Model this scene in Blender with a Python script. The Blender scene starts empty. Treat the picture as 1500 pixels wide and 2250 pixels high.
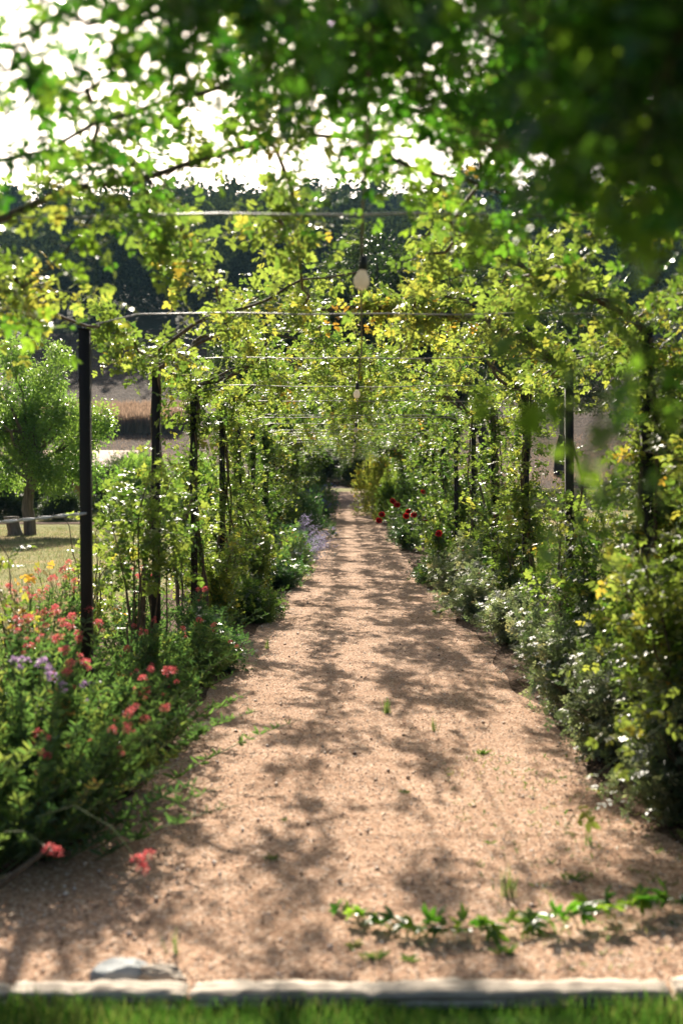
import bpy, math, random
import numpy as np
from mathutils import Vector, Matrix, Quaternion

R = math.radians
rng = np.random.default_rng(11)
random.seed(5)
sc = bpy.context.scene
col = sc.collection

# ------------------------------------------------------------ camera, sky, sun, exposure
EYE = 1.5
FPX = 2750.0
S = 2.5                      # distance between two pergola posts along the path
cd = bpy.data.cameras.new('camera')
cd.sensor_fit = 'HORIZONTAL'; cd.sensor_width = 24.0; cd.lens = 44.0
cd.shift_x = -15 / 1500.0; cd.shift_y = -52 / 1500.0
cd.clip_start = 0.05; cd.clip_end = 3000
cd.dof.use_dof = True; cd.dof.focus_distance = 15.0; cd.dof.aperture_fstop = 2.1; cd.dof.aperture_blades = 9
cam = bpy.data.objects.new('camera', cd); col.objects.link(cam)
cam.location = (0, 0, EYE); cam.rotation_euler = (R(90), 0, 0)
sc.camera = cam

SUN_EL, SUN_AZ = 30.0, -8.0            # azimuth from +Y towards +X
world = bpy.data.worlds.new('World'); sc.world = world; world.use_nodes = True
wn = world.node_tree.nodes; wl = world.node_tree.links
bg = wn['Background']; bg.inputs[1].default_value = 0.058
sky = wn.new('ShaderNodeTexSky'); sky.sky_type = 'NISHITA'; sky.sun_disc = False
sky.sun_elevation = R(SUN_EL); sky.sun_rotation = R(SUN_AZ)
sky.air_density = 0.75; sky.dust_density = 3.2; sky.ozone_density = 0.3
wl.new(sky.outputs[0], bg.inputs[0])
sd = bpy.data.lights.new('sun', 'SUN'); sd.energy = 5.0; sd.angle = R(0.53); sd.color = (1.0, 0.90, 0.76)
sun = bpy.data.objects.new('sun', sd); col.objects.link(sun)
sv = Vector((math.sin(R(SUN_AZ)) * math.cos(R(SUN_EL)), math.cos(R(SUN_AZ)) * math.cos(R(SUN_EL)), math.sin(R(SUN_EL))))
sun.rotation_euler = sv.to_track_quat('Z', 'Y').to_euler(); sun.location = (-5, 20, 30)
sc.view_settings.view_transform = 'Standard'; sc.view_settings.look = 'None'
sc.view_settings.exposure = 1.46; sc.view_settings.gamma = 1.0
sc.cycles.max_bounces = 8; sc.cycles.transmission_bounces = 6; sc.cycles.diffuse_bounces = 3; sc.cycles.glossy_bounces = 2
sc.cycles.transparent_max_bounces = 6; sc.cycles.volume_bounces = 0
sc.cycles.use_denoising = True

# ------------------------------------------------------------ helpers
def link(o, parent=None):
    col.objects.link(o)
    if parent is not None: o.parent = parent
    return o

def tag(o, label=None, cat=None, group=None, kind=None):
    if label: o['label'] = label
    if cat: o['category'] = cat
    if group: o['group'] = group
    if kind: o['kind'] = kind
    return o

def empty(name, loc, label, cat, group=None, rz=0, sc_=1.0):
    o = bpy.data.objects.new(name, None); col.objects.link(o)
    o.location = loc; o.rotation_euler = (0, 0, rz); o.scale = (sc_, sc_, sc_)
    return tag(o, label, cat, group)

ORD = ['first', 'second', 'third', 'fourth', 'fifth', 'sixth', 'seventh', 'eighth', 'ninth', 'tenth', 'eleventh', 'twelfth',
       'thirteenth', 'fourteenth', 'fifteenth', 'sixteenth', 'seventeenth', 'eighteenth', 'nineteenth', 'twentieth',
       'twenty-first', 'twenty-second', 'twenty-third', 'twenty-fourth', 'twenty-fifth', 'twenty-sixth', 'twenty-seventh', 'twenty-eighth']

class MB:
    """collects quads/tris as numpy blocks, builds one mesh"""
    def __init__(s): s.V = []; s.F = []; s.T = []; s.n = 0
    def add(s, V, F, t=0.5):
        V = np.asarray(V, dtype=np.float64).reshape(-1, 3); F = np.asarray(F, dtype=np.int64)
        if len(V) == 0: return s
        s.V.append(V); s.F.append(F + s.n); s.n += len(V)
        s.T.append(np.full(len(V), t) if np.isscalar(t) else np.asarray(t)); return s
    def mesh(s, name, mat, smooth=False):
        me = bpy.data.meshes.new(name)
        V = np.concatenate(s.V); me.vertices.add(len(V)); me.vertices.foreach_set('co', V.astype(np.float32).ravel())
        loops = np.concatenate([f.ravel() for f in s.F]); tot = np.concatenate([np.full(len(f), f.shape[1]) for f in s.F])
        start = np.concatenate([[0], np.cumsum(tot)[:-1]])
        me.loops.add(len(loops)); me.loops.foreach_set('vertex_index', loops.astype(np.int32))
        me.polygons.add(len(tot)); me.polygons.foreach_set('loop_start', start.astype(np.int32)); me.polygons.foreach_set('loop_total', tot.astype(np.int32))
        if smooth: me.polygons.foreach_set('use_smooth', np.ones(len(tot), dtype=bool))
        a = me.attributes.new('tint', 'FLOAT', 'POINT'); a.data.foreach_set('value', np.concatenate(s.T).astype(np.float32))
        me.update(calc_edges=True)
        if mat is not None: me.materials.append(mat)
        return me
    def build(s, name, mat, parent=None, smooth=False, kind=None):
        o = bpy.data.objects.new(name, s.mesh(name, mat, smooth)); link(o, parent)
        if kind: o['kind'] = kind
        return o

class SM:
    """every added tube becomes an object of its own"""
    def __init__(s): s.m = []
    def add(s, V, F, t=0.5): s.m.append(MB().add(V, F, t)); return s
    def build(s, name, mat, parent=None, smooth=False, kind=None):
        for m in s.m: m.build(name, mat, parent, smooth, kind)

def norm(a): return a / (np.linalg.norm(a, axis=-1, keepdims=True) + 1e-9)

def frames(D, N):
    u = norm(D); w = norm(N - (N * u).sum(-1, keepdims=True) * u); v = np.cross(w, u)
    return u, v, w

class LS:
    """a set of leaves: origin, direction, normal, size, tint"""
    def __init__(s): s.a = []
    def add(s, P, D, N, Z, T): s.a.append((P, D, N, Z, T)); return s
    def get(s): return [np.concatenate([b[i] for b in s.a]) for i in range(5)]
    def count(s): return sum(len(b[0]) for b in s.a)

def expand(mb, leaves, templates, jit=0.0):
    P, D, N, Z, T = leaves
    if len(P) == 0: return mb
    which = rng.integers(0, len(templates), len(P))
    for k, (tv, tf) in enumerate(templates):
        m = which == k; n = int(m.sum())
        if not n: continue
        u, v, w = frames(D[m], N[m]); tv = np.asarray(tv, float)
        V = P[m][:, None, :] + Z[m][:, None, None] * (tv[None, :, 0:1] * u[:, None, :] + tv[None, :, 1:2] * v[:, None, :] + tv[None, :, 2:3] * w[:, None, :])
        tf_ = np.asarray(tf); F = (tf_[None] + (np.arange(n) * len(tv))[:, None, None]).reshape(-1, tf_.shape[1])
        mb.add(V.reshape(-1, 3), F, np.repeat(T[m], len(tv)))
    return mb

def tube(mb, pts, radii, sides=5, t=0.5):
    pts = np.asarray(pts, float); n = len(pts)
    if np.isscalar(radii): radii = np.full(n, radii)
    tan = norm(np.gradient(pts, axis=0)); ref = np.array([0.31, 0.17, 0.93])
    a = norm(np.cross(tan, ref)); b = np.cross(tan, a)
    ang = np.arange(sides) * 2 * math.pi / sides
    V = pts[:, None, :] + np.asarray(radii)[:, None, None] * (np.cos(ang)[None, :, None] * a[:, None, :] + np.sin(ang)[None, :, None] * b[:, None, :])
    i = np.arange(n - 1)[:, None] * sides; j = np.arange(sides)[None]
    F = np.stack([i + j, i + (j + 1) % sides, i + sides + (j + 1) % sides, i + sides + j], -1).reshape(-1, 4)
    mb.add(V.reshape(-1, 3), F, t)
    return mb

def wob(pts, amp, n=14, seed=None):
    """resample a polyline with smooth wobble"""
    pts = np.asarray(pts, float); L = np.concatenate([[0], np.cumsum(np.linalg.norm(np.diff(pts, axis=0), axis=1))])
    t = np.linspace(0, L[-1], n); o = np.stack([np.interp(t, L, pts[:, k]) for k in range(3)], -1)
    for f in (1.0, 2.3, 4.1):
        ph = rng.uniform(0, 6.28, 3); o += amp / f * np.sin(t[:, None] / L[-1] * 6.28 * f + ph) * np.sin(np.pi * np.clip(t / L[-1] * 1.0, 0, 1))[:, None] ** .5
    return o

def bez(p0, p1, p2, n=10):
    t = np.linspace(0, 1, n)[:, None]; p0, p1, p2 = map(np.array, (p0, p1, p2))
    return (1 - t) ** 2 * p0 + 2 * t * (1 - t) * p1 + t * t * p2

def bump_grid(x0, x1, nx, y0, y1, ny): pass

def box_verts(x0, x1, y0, y1, z0, z1):
    V = [(x0, y0, z0), (x1, y0, z0), (x1, y1, z0), (x0, y1, z0), (x0, y0, z1), (x1, y0, z1), (x1, y1, z1), (x0, y1, z1)]
    F = [(0, 3, 2, 1), (4, 5, 6, 7), (0, 1, 5, 4), (1, 2, 6, 5), (2, 3, 7, 6), (3, 0, 4, 7)]
    return V, F

# ------------------------------------------------------------ terrain profile
_Y = [-50, 7, 42, 50, 58, 67, 72, 90, 110, 150, 205, 300, 420, 520, 900]
_Z = [0, 0, .42, .58, .86, 1.33, 1.5, 2.5, 4.4, 11.5, 25.5, 50, 80, 86, 86]
_ZL = [0, 0, 0.0, .1, .3, .6, .9, 2.3, 4.4, 11.5, 25.5, 50, 80, 86, 86]
def H(x, y):
    x = np.asarray(x, float); y = np.asarray(y, float)
    a = np.interp(y, _Y, _Z); b = np.interp(y, _Y, _ZL)
    w = np.clip((-x - 2.6) / 4.5, 0, 1); w = w * w * (3 - 2 * w)
    z = a * (1 - w) + b * w
    far = np.clip((y - 120) / 200, 0, 1)
    return z + far * (np.sin(x * .013 + 1.0) * 5 + np.sin(x * .031 + y * .011) * 2.2) - far * np.clip(x, 0, 300) * .03

def Hs(x, y): return float(H(x, y))

# ------------------------------------------------------------ materials
def nt(name):
    m = bpy.data.materials.new(name); m.use_nodes = True
    n = m.node_tree.nodes; n.clear()
    out = n.new('ShaderNodeOutputMaterial'); return m, m.node_tree, n, m.node_tree.links, out

def ramp(n, stops):
    r = n.new('ShaderNodeValToRGB'); e = r.color_ramp.elements
    while len(e) < len(stops): e.new(0.5)
    for k, (p, c) in enumerate(stops): e[k].position = p; e[k].color = (*c, 1)
    return r

def leaf_mat(name, stops, trans_stops, fac=.5, rough=.33, spec=.6):
    m, t, n, l, out = nt(name)
    at = n.new('ShaderNodeAttribute'); at.attribute_name = 'tint'
    oi = n.new('ShaderNodeObjectInfo')
    ma = n.new('ShaderNodeMath'); ma.operation = 'MULTIPLY_ADD'; ma.inputs[1].default_value = .14; ma.inputs[2].default_value = -.07
    l.new(oi.outputs['Random'], ma.inputs[0])
    ad = n.new('ShaderNodeMath'); ad.operation = 'ADD'; ad.use_clamp = True
    l.new(at.outputs['Fac'], ad.inputs[0]); l.new(ma.outputs[0], ad.inputs[1])
    r1 = ramp(n, stops); r2 = ramp(n, trans_stops)
    l.new(ad.outputs[0], r1.inputs[0]); l.new(ad.outputs[0], r2.inputs[0])
    p = n.new('ShaderNodeBsdfPrincipled'); p.inputs['Roughness'].default_value = rough
    p.inputs['Specular IOR Level'].default_value = spec
    l.new(r1.outputs[0], p.inputs['Base Color'])
    tr = n.new('ShaderNodeBsdfTranslucent'); l.new(r2.outputs[0], tr.inputs['Color'])
    mx = n.new('ShaderNodeMixShader'); mx.inputs[0].default_value = fac
    l.new(p.outputs[0], mx.inputs[1]); l.new(tr.outputs[0], mx.inputs[2]); l.new(mx.outputs[0], out.inputs[0])
    return m

M = {}
M['rose_leaf'] = leaf_mat('rose_leaf',
    [(0, (.012, .036, .012)), (.45, (.030, .066, .017)), (.75, (.075, .110, .026)), (.96, (.17, .16, .02)), (1, (.22, .12, .015))],
    [(0, (.08, .20, .025)), (.45, (.23, .36, .045)), (.75, (.42, .52, .075)), (.96, (.62, .56, .07)), (1, (.70, .40, .05))], .46, .43, .5)
M['vine_leaf'] = leaf_mat('vine_leaf',
    [(0, (.010, .030, .009)), (.5, (.024, .058, .012)), (1, (.06, .10, .018))],
    [(0, (.04, .18, .012)), (.5, (.12, .34, .022)), (1, (.36, .56, .04))], .48)
M['valerian_leaf'] = leaf_mat('valerian_leaf',
    [(0, (.022, .052, .024)), (.6, (.05, .094, .036)), (.9, (.11, .135, .045)), (1, (.22, .14, .05))],
    [(0, (.07, .19, .045)), (.6, (.18, .33, .06)), (.9, (.40, .46, .08)), (1, (.5, .3, .08))], .42)
M['grey_leaf'] = leaf_mat('grey_leaf',
    [(0, (.035, .06, .035)), (.5, (.08, .11, .066)), (.8, (.17, .19, .12)), (1, (.26, .23, .12))],
    [(0, (.10, .18, .06)), (.5, (.26, .35, .12)), (.8, (.44, .48, .2)), (1, (.6, .5, .18))], .38, .45, .6)
M['sage_leaf'] = leaf_mat('sage_leaf', [(0, (.10, .12, .12)), (1, (.16, .17, .20))], [(0, (.16, .2, .18)), (1, (.25, .25, .3))], .3, .6)
M['oak_leaf'] = leaf_mat('oak_leaf',
    [(0, (.010, .022, .010)), (1, (.030, .048, .018))], [(0, (.03, .07, .015)), (1, (.12, .19, .035))], .30, .5, .4)
M['willow_leaf'] = leaf_mat('willow_leaf',
    [(0, (.035, .09, .02)), (1, (.10, .19, .045))], [(0, (.16, .36, .04)), (1, (.40, .58, .09))], .5)
M['tree_leaf'] = leaf_mat('tree_leaf', [(0, (.012, .032, .010)), (1, (.035, .065, .018))], [(0, (.04, .12, .02)), (1, (.16, .26, .04))], .42, .45, .4)
M['wood_leaf'] = leaf_mat('wood_leaf',
    [(0, (.008, .018, .010)), (.5, (.028, .044, .022)), (1, (.075, .100, .045))], [(0, (.03, .06, .02)), (1, (.10, .14, .05))], .12, 1.0, 0.0)
M['grass_blade'] = leaf_mat('grass_blade',
    [(0, (.018, .06, .010)), (.6, (.045, .10, .015)), (1, (.15, .15, .05))], [(0, (.05, .18, .02)), (.6, (.13, .28, .03)), (1, (.36, .36, .1))], .38)
M['dry_blade'] = leaf_mat('dry_blade',
    [(0, (.07, .10, .03)), (.6, (.22, .18, .09)), (1, (.35, .27, .16))], [(0, (.15, .25, .05)), (.6, (.38, .32, .14)), (1, (.45, .36, .2))], .35, .6)
M['crop_blade'] = leaf_mat('crop_blade',
    [(0, (.08, .055, .04)), (.6, (.16, .11, .08)), (1, (.26, .18, .12))], [(0, (.22, .15, .10)), (1, (.42, .29, .20))], .5, .8, .1)
def petal(name, c, tc, fac=.4): M[name] = leaf_mat(name, [(0, tuple(v * .7 for v in c)), (1, c)], [(0, tuple(v * .8 for v in tc)), (1, tc)], fac, .5)
petal('coral_petal', (.74, .11, .13), (.85, .20, .20)); petal('mauve_petal', (.50, .34, .55), (.55, .35, .6))
petal('red_petal', (.42, .006, .010), (.5, .01, .012)); petal('white_petal', (.75, .72, .62), (.7, .66, .5))
petal('blue_petal', (.22, .24, .55), (.25, .25, .6)); petal('scarlet_petal', (.70, .05, .02), (.8, .10, .03))
petal('yellow_petal', (.75, .50, .03), (.8, .55, .05)); petal('lavender_petal', (.36, .34, .50), (.4, .36, .55))
petal('dark_petal', (.06, .004, .012), (.10, .004, .01))

def bark_mat(name, a, b, scale=30, rough=.85, bump=.4, stretch=(1, 1, .25)):
    m, t, n, l, out = nt(name)
    tc = n.new('ShaderNodeTexCoord'); mp = n.new('ShaderNodeMapping'); mp.inputs['Scale'].default_value = stretch
    l.new(tc.outputs['Object'], mp.inputs[0])
    no = n.new('ShaderNodeTexNoise'); no.inputs['Scale'].default_value = scale; no.inputs['Detail'].default_value = 6
    l.new(mp.outputs[0], no.inputs[0]); r = ramp(n, [(.3, a), (.7, b)]); l.new(no.outputs[0], r.inputs[0])
    p = n.new('ShaderNodeBsdfPrincipled'); p.inputs['Roughness'].default_value = rough; l.new(r.outputs[0], p.inputs['Base Color'])
    bp = n.new('ShaderNodeBump'); bp.inputs['Strength'].default_value = bump; bp.inputs['Distance'].default_value = .01
    l.new(no.outputs[0], bp.inputs['Height']); l.new(bp.outputs[0], p.inputs['Normal']); l.new(p.outputs[0], out.inputs[0])
    return m
M['cane'] = bark_mat('cane', (.045, .030, .020), (.16, .115, .075), 60)
M['green_stem'] = bark_mat('green_stem', (.06, .10, .03), (.16, .19, .07), 40)
M['trunk'] = bark_mat('trunk', (.06, .045, .032), (.20, .16, .12), 14, .9, .8, (1, 1, .12))
M['dark_trunk'] = bark_mat('dark_trunk', (.022, .016, .012), (.07, .052, .04), 14, .9, .8, (1, 1, .12))
M['post_metal'] = bark_mat('post_metal', (.003, .0027, .0024), (.016, .011, .008), 22, .75, .15, (1, 1, .15))
M['wire_metal'] = bark_mat('wire_metal', (.18, .17, .16), (.42, .40, .38), 40, .4, .1)
M['timber'] = bark_mat('timber', (.12, .085, .06), (.62, .53, .42), 34, .85, 1.0, (.05, 1, 2.6))
M['stone'] = bark_mat('stone', (.12, .14, .15), (.40, .42, .42), 9, .8, .9, (1, 1, 1))
M['terracotta'] = bark_mat('terracotta', (.26, .09, .045), (.38, .15, .08), 12, .8, .2, (1, 1, 1))
M['ochre'] = bark_mat('ochre', (.50, .20, .05), (.60, .26, .07), 4, .9, .2, (1, 1, 1))
M['dark_wood'] = bark_mat('dark_wood', (.02, .012, .008), (.05, .03, .02), 12, .7, .2)
M['roof_tile'] = bark_mat('roof_tile', (.22, .09, .05), (.38, .18, .10), 12, .8, .2, (1, 1, 1))
M['black_plastic'] = bark_mat('black_plastic', (.008, .008, .008), (.016, .014, .012), 30, .45, .05)
M['rope'] = bark_mat('rope', (.40, .42, .45), (.62, .63, .64), 90, .6, .3)
M['chair_metal'] = bark_mat('chair_metal', (.45, .46, .47), (.62, .62, .62), 20, .4, .05)

def bulb_mat():
    m, t, n, l, out = nt('frosted_glass')
    p = n.new('ShaderNodeBsdfPrincipled'); p.inputs['Base Color'].default_value = (.72, .66, .56, 1); p.inputs['Roughness'].default_value = .22
    tr = n.new('ShaderNodeBsdfTranslucent'); tr.inputs[0].default_value = (.8, .75, .66, 1)
    mx = n.new('ShaderNodeMixShader'); mx.inputs[0].default_value = .5
    l.new(p.outputs[0], mx.inputs[1]); l.new(tr.outputs[0], mx.inputs[2]); l.new(mx.outputs[0], out.inputs[0]); return m
M['bulb'] = bulb_mat()

def ground_mat(name, layers, bump_scale=60, bump=.5, dist=.01, rough=.95):
    """layers: list of (scale, detail, stops); first gives colour, others multiply/mix"""
    m, t, n, l, out = nt(name)
    tc = n.new('ShaderNodeTexCoord'); prev = None
    for k, (kind, scale, fac, stops) in enumerate(layers):
        if kind == 'n': tx = n.new('ShaderNodeTexNoise'); tx.inputs['Detail'].default_value = 8; tx.inputs['Roughness'].default_value = .62
        elif kind == 'w': tx = n.new('ShaderNodeTexWave'); tx.bands_direction = 'Y'; tx.inputs['Distortion'].default_value = 2.5; tx.inputs['Detail'].default_value = 4; tx.inputs['Detail Scale'].default_value = .6
        else: tx = n.new('ShaderNodeTexVoronoi')
        tx.inputs['Scale'].default_value = scale; l.new(tc.outputs['Object'], tx.inputs['Vector'])
        r = ramp(n, stops)
        if kind == 'v':
            sp = n.new('ShaderNodeSeparateColor'); l.new(tx.outputs['Color'], sp.inputs[0]); l.new(sp.outputs[0], r.inputs[0])
        else: l.new(tx.outputs[0], r.inputs[0])
        if prev is None: prev = r.outputs[0]
        else:
            mx = n.new('ShaderNodeMix'); mx.data_type = 'RGBA'; mx.blend_type = 'MULTIPLY' if fac >= 0 else 'MIX'
            if fac >= 0: mx.inputs[0].default_value = fac; l.new(prev, mx.inputs[6]); l.new(r.outputs[0], mx.inputs[7])
            else:
                mx.inputs[0].default_value = -fac; l.new(prev, mx.inputs[6]); l.new(r.outputs[0], mx.inputs[7])
            prev = mx.outputs[2]
    p = n.new('ShaderNodeBsdfPrincipled'); p.inputs['Roughness'].default_value = rough; p.inputs['Specular IOR Level'].default_value = .05
    l.new(prev, p.inputs['Base Color'])
    b = n.new('ShaderNodeTexVoronoi'); b.inputs['Scale'].default_value = bump_scale; l.new(tc.outputs['Object'], b.inputs['Vector'])
    b2 = n.new('ShaderNodeTexNoise'); b2.inputs['Scale'].default_value = bump_scale * .3; b2.inputs['Detail'].default_value = 5; l.new(tc.outputs['Object'], b2.inputs['Vector'])
    ad = n.new('ShaderNodeMath'); ad.operation = 'ADD'; l.new(b.outputs[0], ad.inputs[0]); l.new(b2.outputs[0], ad.inputs[1])
    bp = n.new('ShaderNodeBump'); bp.inputs['Strength'].default_value = bump; bp.inputs['Distance'].default_value = dist
    l.new(ad.outputs[0], bp.inputs['Height']); l.new(bp.outputs[0], p.inputs['Normal']); l.new(p.outputs[0], out.inputs[0])
    return m
W = (1, 1, 1)
M['gravel'] = ground_mat('gravel', [('v', 105, 0, [(0, (.23, .13, .085)), (.25, (.48, .30, .20)), (.8, (.63, .43, .305)), (1, (.80, .67, .55))]),
                                    ('n', 1.3, .6, [(.3, (.66, .60, .54)), (.65, W)]), ('n', 7, .5, [(.3, (.72, .68, .62)), (.6, W)]), ('n', 45, .7, [(.3, (.5, .45, .40)), (.5, W)])], 140, .8, .008)
M['soil'] = ground_mat('soil', [('v', 70, 0, [(0, (.07, .042, .026)), (.6, (.16, .10, .065)), (1, (.26, .17, .12))]), ('n', 3, .6, [(.3, (.5, .5, .5)), (.7, W)])], 60, .9, .02)
M['lawn_ground'] = ground_mat('lawn_ground', [('n', .35, 0, [(.3, (.14, .17, .04)), (.5, (.28, .26, .10)), (.66, (.42, .30, .16))]),
                                              ('n', 14, .7, [(.3, (.5, .6, .45)), (.65, W)])], 50, .8, .03)
M['front_lawn'] = ground_mat('front_lawn', [('n', 6, 0, [(.3, (.02, .05, .01)), (.7, (.05, .09, .02))])], 80, .8, .02)
M['field'] = ground_mat('field', [('n', .06, 0, [(.3, (.075, .050, .036)), (.7, (.135, .092, .065))]), ('w', .12, .7, [(.2, (.62, .58, .55)), (.6, W)]), ('w', .55, .5, [(.2, (.6, .6, .6)), (.6, W)]), ('n', 2.5, .8, [(.35, (.45, .42, .42)), (.65, W)])], 3, .9, .25)
M['hill'] = ground_mat('hill', [('n', .05, 0, [(.3, (.02, .028, .014)), (.7, (.05, .05, .03))])], 1, .8, .5)
M['dark_gravel'] = M['soil']

# ------------------------------------------------------------ ground sheets
def grid(name, xs, ys, mat, dz=0.0, noise=0.0, kind='structure', label=None, cat=None, fx=None):
    xs = np.asarray(xs, float); ys = np.asarray(ys, float)
    if fx is not None:
        X = np.stack([fx(y, xs) for y in ys])
    else: X = np.repeat(xs[None], len(ys), 0)
    Y = np.repeat(ys[:, None], len(xs), 1)
    Z = H(X, Y) + dz
    if noise: Z = Z + noise * (rng.random(Z.shape))
    V = np.stack([X, Y, Z], -1).reshape(-1, 3); nx = len(xs)
    i = np.arange(len(ys) - 1)[:, None] * nx; j = np.arange(nx - 1)[None]
    F = np.stack([i + j, i + j + 1, i + nx + j + 1, i + nx + j], -1).reshape(-1, 4)
    mb = MB(); mb.add(V, F); o = mb.build(name, mat, None, True)
    return tag(o, label, cat, None, kind)
xs = np.concatenate([[-500, -300, -200, -120, -80, -50, -35, -25, -18, -14, -11, -9], np.arange(-7.5, -2.5, .5), [-2.5, 2.5, 4, 7, 12, 18, 25, 35, 50, 80, 120, 200, 300, 500]])
ysn = np.concatenate([[-60, -20, -8, -2, 0, 2, 3, 3.64], np.arange(4, 72.01, .5)])
grid('ground', xs, ysn, M['lawn_ground'], label='dry patchy lawn ground beside the pergola')
xf = np.arange(-400, 401, 12.5)
grid('field', xf, np.concatenate([[72], np.arange(75, 206, 5), [205]]), M['field'], label='ploughed brown field rising behind the garden')
grid('hill', xf, np.concatenate([[205], np.arange(212, 620, 12), [700, 900]]), M['hill'], label='wooded hillside beyond the field')
grid('front_lawn', np.linspace(-9, 9, 30), [-6, -2, 1, 2, 3, 3.62], M['front_lawn'], dz=.004, label='lush green lawn in front of the timber edging')

def e_left(y):
    return (np.interp(y, [3.6, 4.3, 4.8, 5.3, 6.5, 7.2, 9, 12, 17, 25, 35, 50, 67, 72], [-2.6, -1.9, -1.3, -1.05, -1.10, -.95, -1.0, -.98, -.76, -.76, -.66, -.50, -.42, -.42])
            + .05 * np.sin(y * 2.1) + .03 * np.sin(y * 5.3))
def e_right(y):
    return (np.interp(y, [3.7, 4.3, 5, 5.6, 7, 9, 12, 17, 25, 40, 60, 72], [2.6, 2.2, 1.5, 1.30, 1.28, 1.25, 1.22, 1.15, 1.05, .90, .66, .60])
            + .05 * np.sin(y * 1.7 + 1) + .03 * np.sin(y * 4.7))
yp = np.concatenate([np.arange(3.64, 20, .05), np.arange(20, 66.51, .25)])
u = np.linspace(0, 1, 60)
def inter_rows(ys):  # rows that also lie on terrain rows
    return np.unique(np.round(np.concatenate([ys, np.arange(4, 66.6, .5)]), 3))
grid('gravel_path', u, inter_rows(yp), M['gravel'], dz=.010, noise=.007, fx=lambda y, q: e_left(y) + (e_right(y) - e_left(y)) * q, label='pinkish gravel path running straight under the pergola')
ypb = np.round(np.arange(4, 66.6, .5), 3)
grid('planting_bed', np.linspace(0, 1, 6), ypb, M['soil'], dz=.005, fx=lambda y, q: -2.4 + (e_left(y) + .03 + 2.4) * q, label='soil of the flower bed left of the path')
grid('planting_bed', np.linspace(0, 1, 6), ypb, M['soil'], dz=.005, fx=lambda y, q: e_right(y) - .03 + (2.45 - e_right(y)) * q, label='soil of the flower bed right of the path')

# pebbles and litter on the path
def pebbles():
    n = 26000
    y = 3.70 + 20 * rng.random(n) ** 1.9; q = rng.random(n); x = e_left(y) + (e_right(y) - e_left(y)) * q
    s = rng.uniform(.0022, .0055, n) * (1 + (rng.random(n) > .985) * 1.5)
    base = np.array([(1, 0, 0), (0, 1, 0), (-1, 0, 0), (0, -1, 0), (0, 0, .8), (0, 0, -.8)]); f = np.array([(0, 1, 4), (1, 2, 4), (2, 3, 4), (3, 0, 4), (1, 0, 5), (2, 1, 5), (3, 2, 5), (0, 3, 5)])
    a = rng.uniform(0, 6.28, n); c, s_ = np.cos(a), np.sin(a); st = rng.uniform(.6, 1.5, (n, 3))
    B = base[None] * st[:, None, :]
    V = np.stack([B[..., 0] * c[:, None] - B[..., 1] * s_[:, None], B[..., 0] * s_[:, None] + B[..., 1] * c[:, None], B[..., 2]], -1) * s[:, None, None]
    V += np.stack([x, y, H(x, y) + .015 + s * .4], -1)[:, None, :]
    F = (f[None] + (np.arange(n) * 6)[:, None, None]).reshape(-1, 3)
    mb = MB(); mb.add(V.reshape(-1, 3), F, np.repeat(rng.random(n), 6))
    m, t, nn, l, out = nt('pebble'); at = nn.new('ShaderNodeAttribute'); at.attribute_name = 'tint'
    r = ramp(nn, [(0, (.12, .065, .045)), (.2, (.40, .25, .155)), (.75, (.58, .40, .275)), (1, (.82, .74, .66))]); l.new(at.outputs['Fac'], r.inputs[0])
    p = nn.new('ShaderNodeBsdfPrincipled'); p.inputs['Roughness'].default_value = .55; l.new(r.outputs[0], p.inputs['Base Color']); l.new(p.outputs[0], out.inputs[0])
    tag(mb.build('gravel', m), 'loose pinkish gravel stones scattered on the path', 'gravel', kind='stuff')
pebbles()

# ------------------------------------------------------------ leaf templates
def leaflet(w=.30, fold=.10, droop=-.08, o=(0, 0, 0), ang=0., L=1.0, roll=0.):
    v = np.array([(0, 0, 0), (.30, w, fold), (.70, w * .82, fold * .8 + droop * .5), (1, 0, droop), (.70, -w * .82, fold * .8 + droop * .5), (.30, -w, fold)]) * L
    c, s = math.cos(ang), math.sin(ang)
    v = np.stack([v[:, 0] * c - v[:, 1] * s, v[:, 0] * s + v[:, 1] * c, v[:, 2] + roll * v[:, 0]], -1) + np.array(o)
    return v, np.array([(0, 3, 2, 1), (0, 5, 4, 3)])
def combine(parts):
    V, F, n = [], [], 0
    for v, f in parts: V.append(v); F.append(f + n); n += len(v)
    return np.concatenate(V), np.concatenate(F)
def rachis(L, w=.010): return np.array([(0, -w, 0), (L, -w * .6, 0), (L, w * .6, 0), (0, w, 0)]), np.array([(0, 1, 2, 3)])
def rose_t(k):
    r = np.random.default_rng(100 + k); P = [rachis(.62)]
    P.append(leaflet(.33, .08, -.10, (.62, 0, 0), 0, .40))
    for x, s_ in ((.55, .34), (.24, .30)):
        for sg in (1, -1): P.append(leaflet(.35, .08, -.12 + r.uniform(-.1, .1), (x, 0, 0), sg * R(r.uniform(55, 75)), s_, r.uniform(-.3, .25)))
    return combine(P)
ROSE = [rose_t(k) for k in range(4)]
def palm_t(k):
    r = np.random.default_rng(200 + k); P = [rachis(.35, .012)]
    for a, s_ in ((0, .70), (42, .62), (-42, .62), (88, .48), (-88, .48)):
        P.append(leaflet(.22, .06, -.12 + r.uniform(-.12, .08), (.34, 0, 0), R(a + r.uniform(-8, 8)), s_, r.uniform(-.35, .15)))
    return combine(P)
PALM = [palm_t(k) for k in range(4)]
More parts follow.
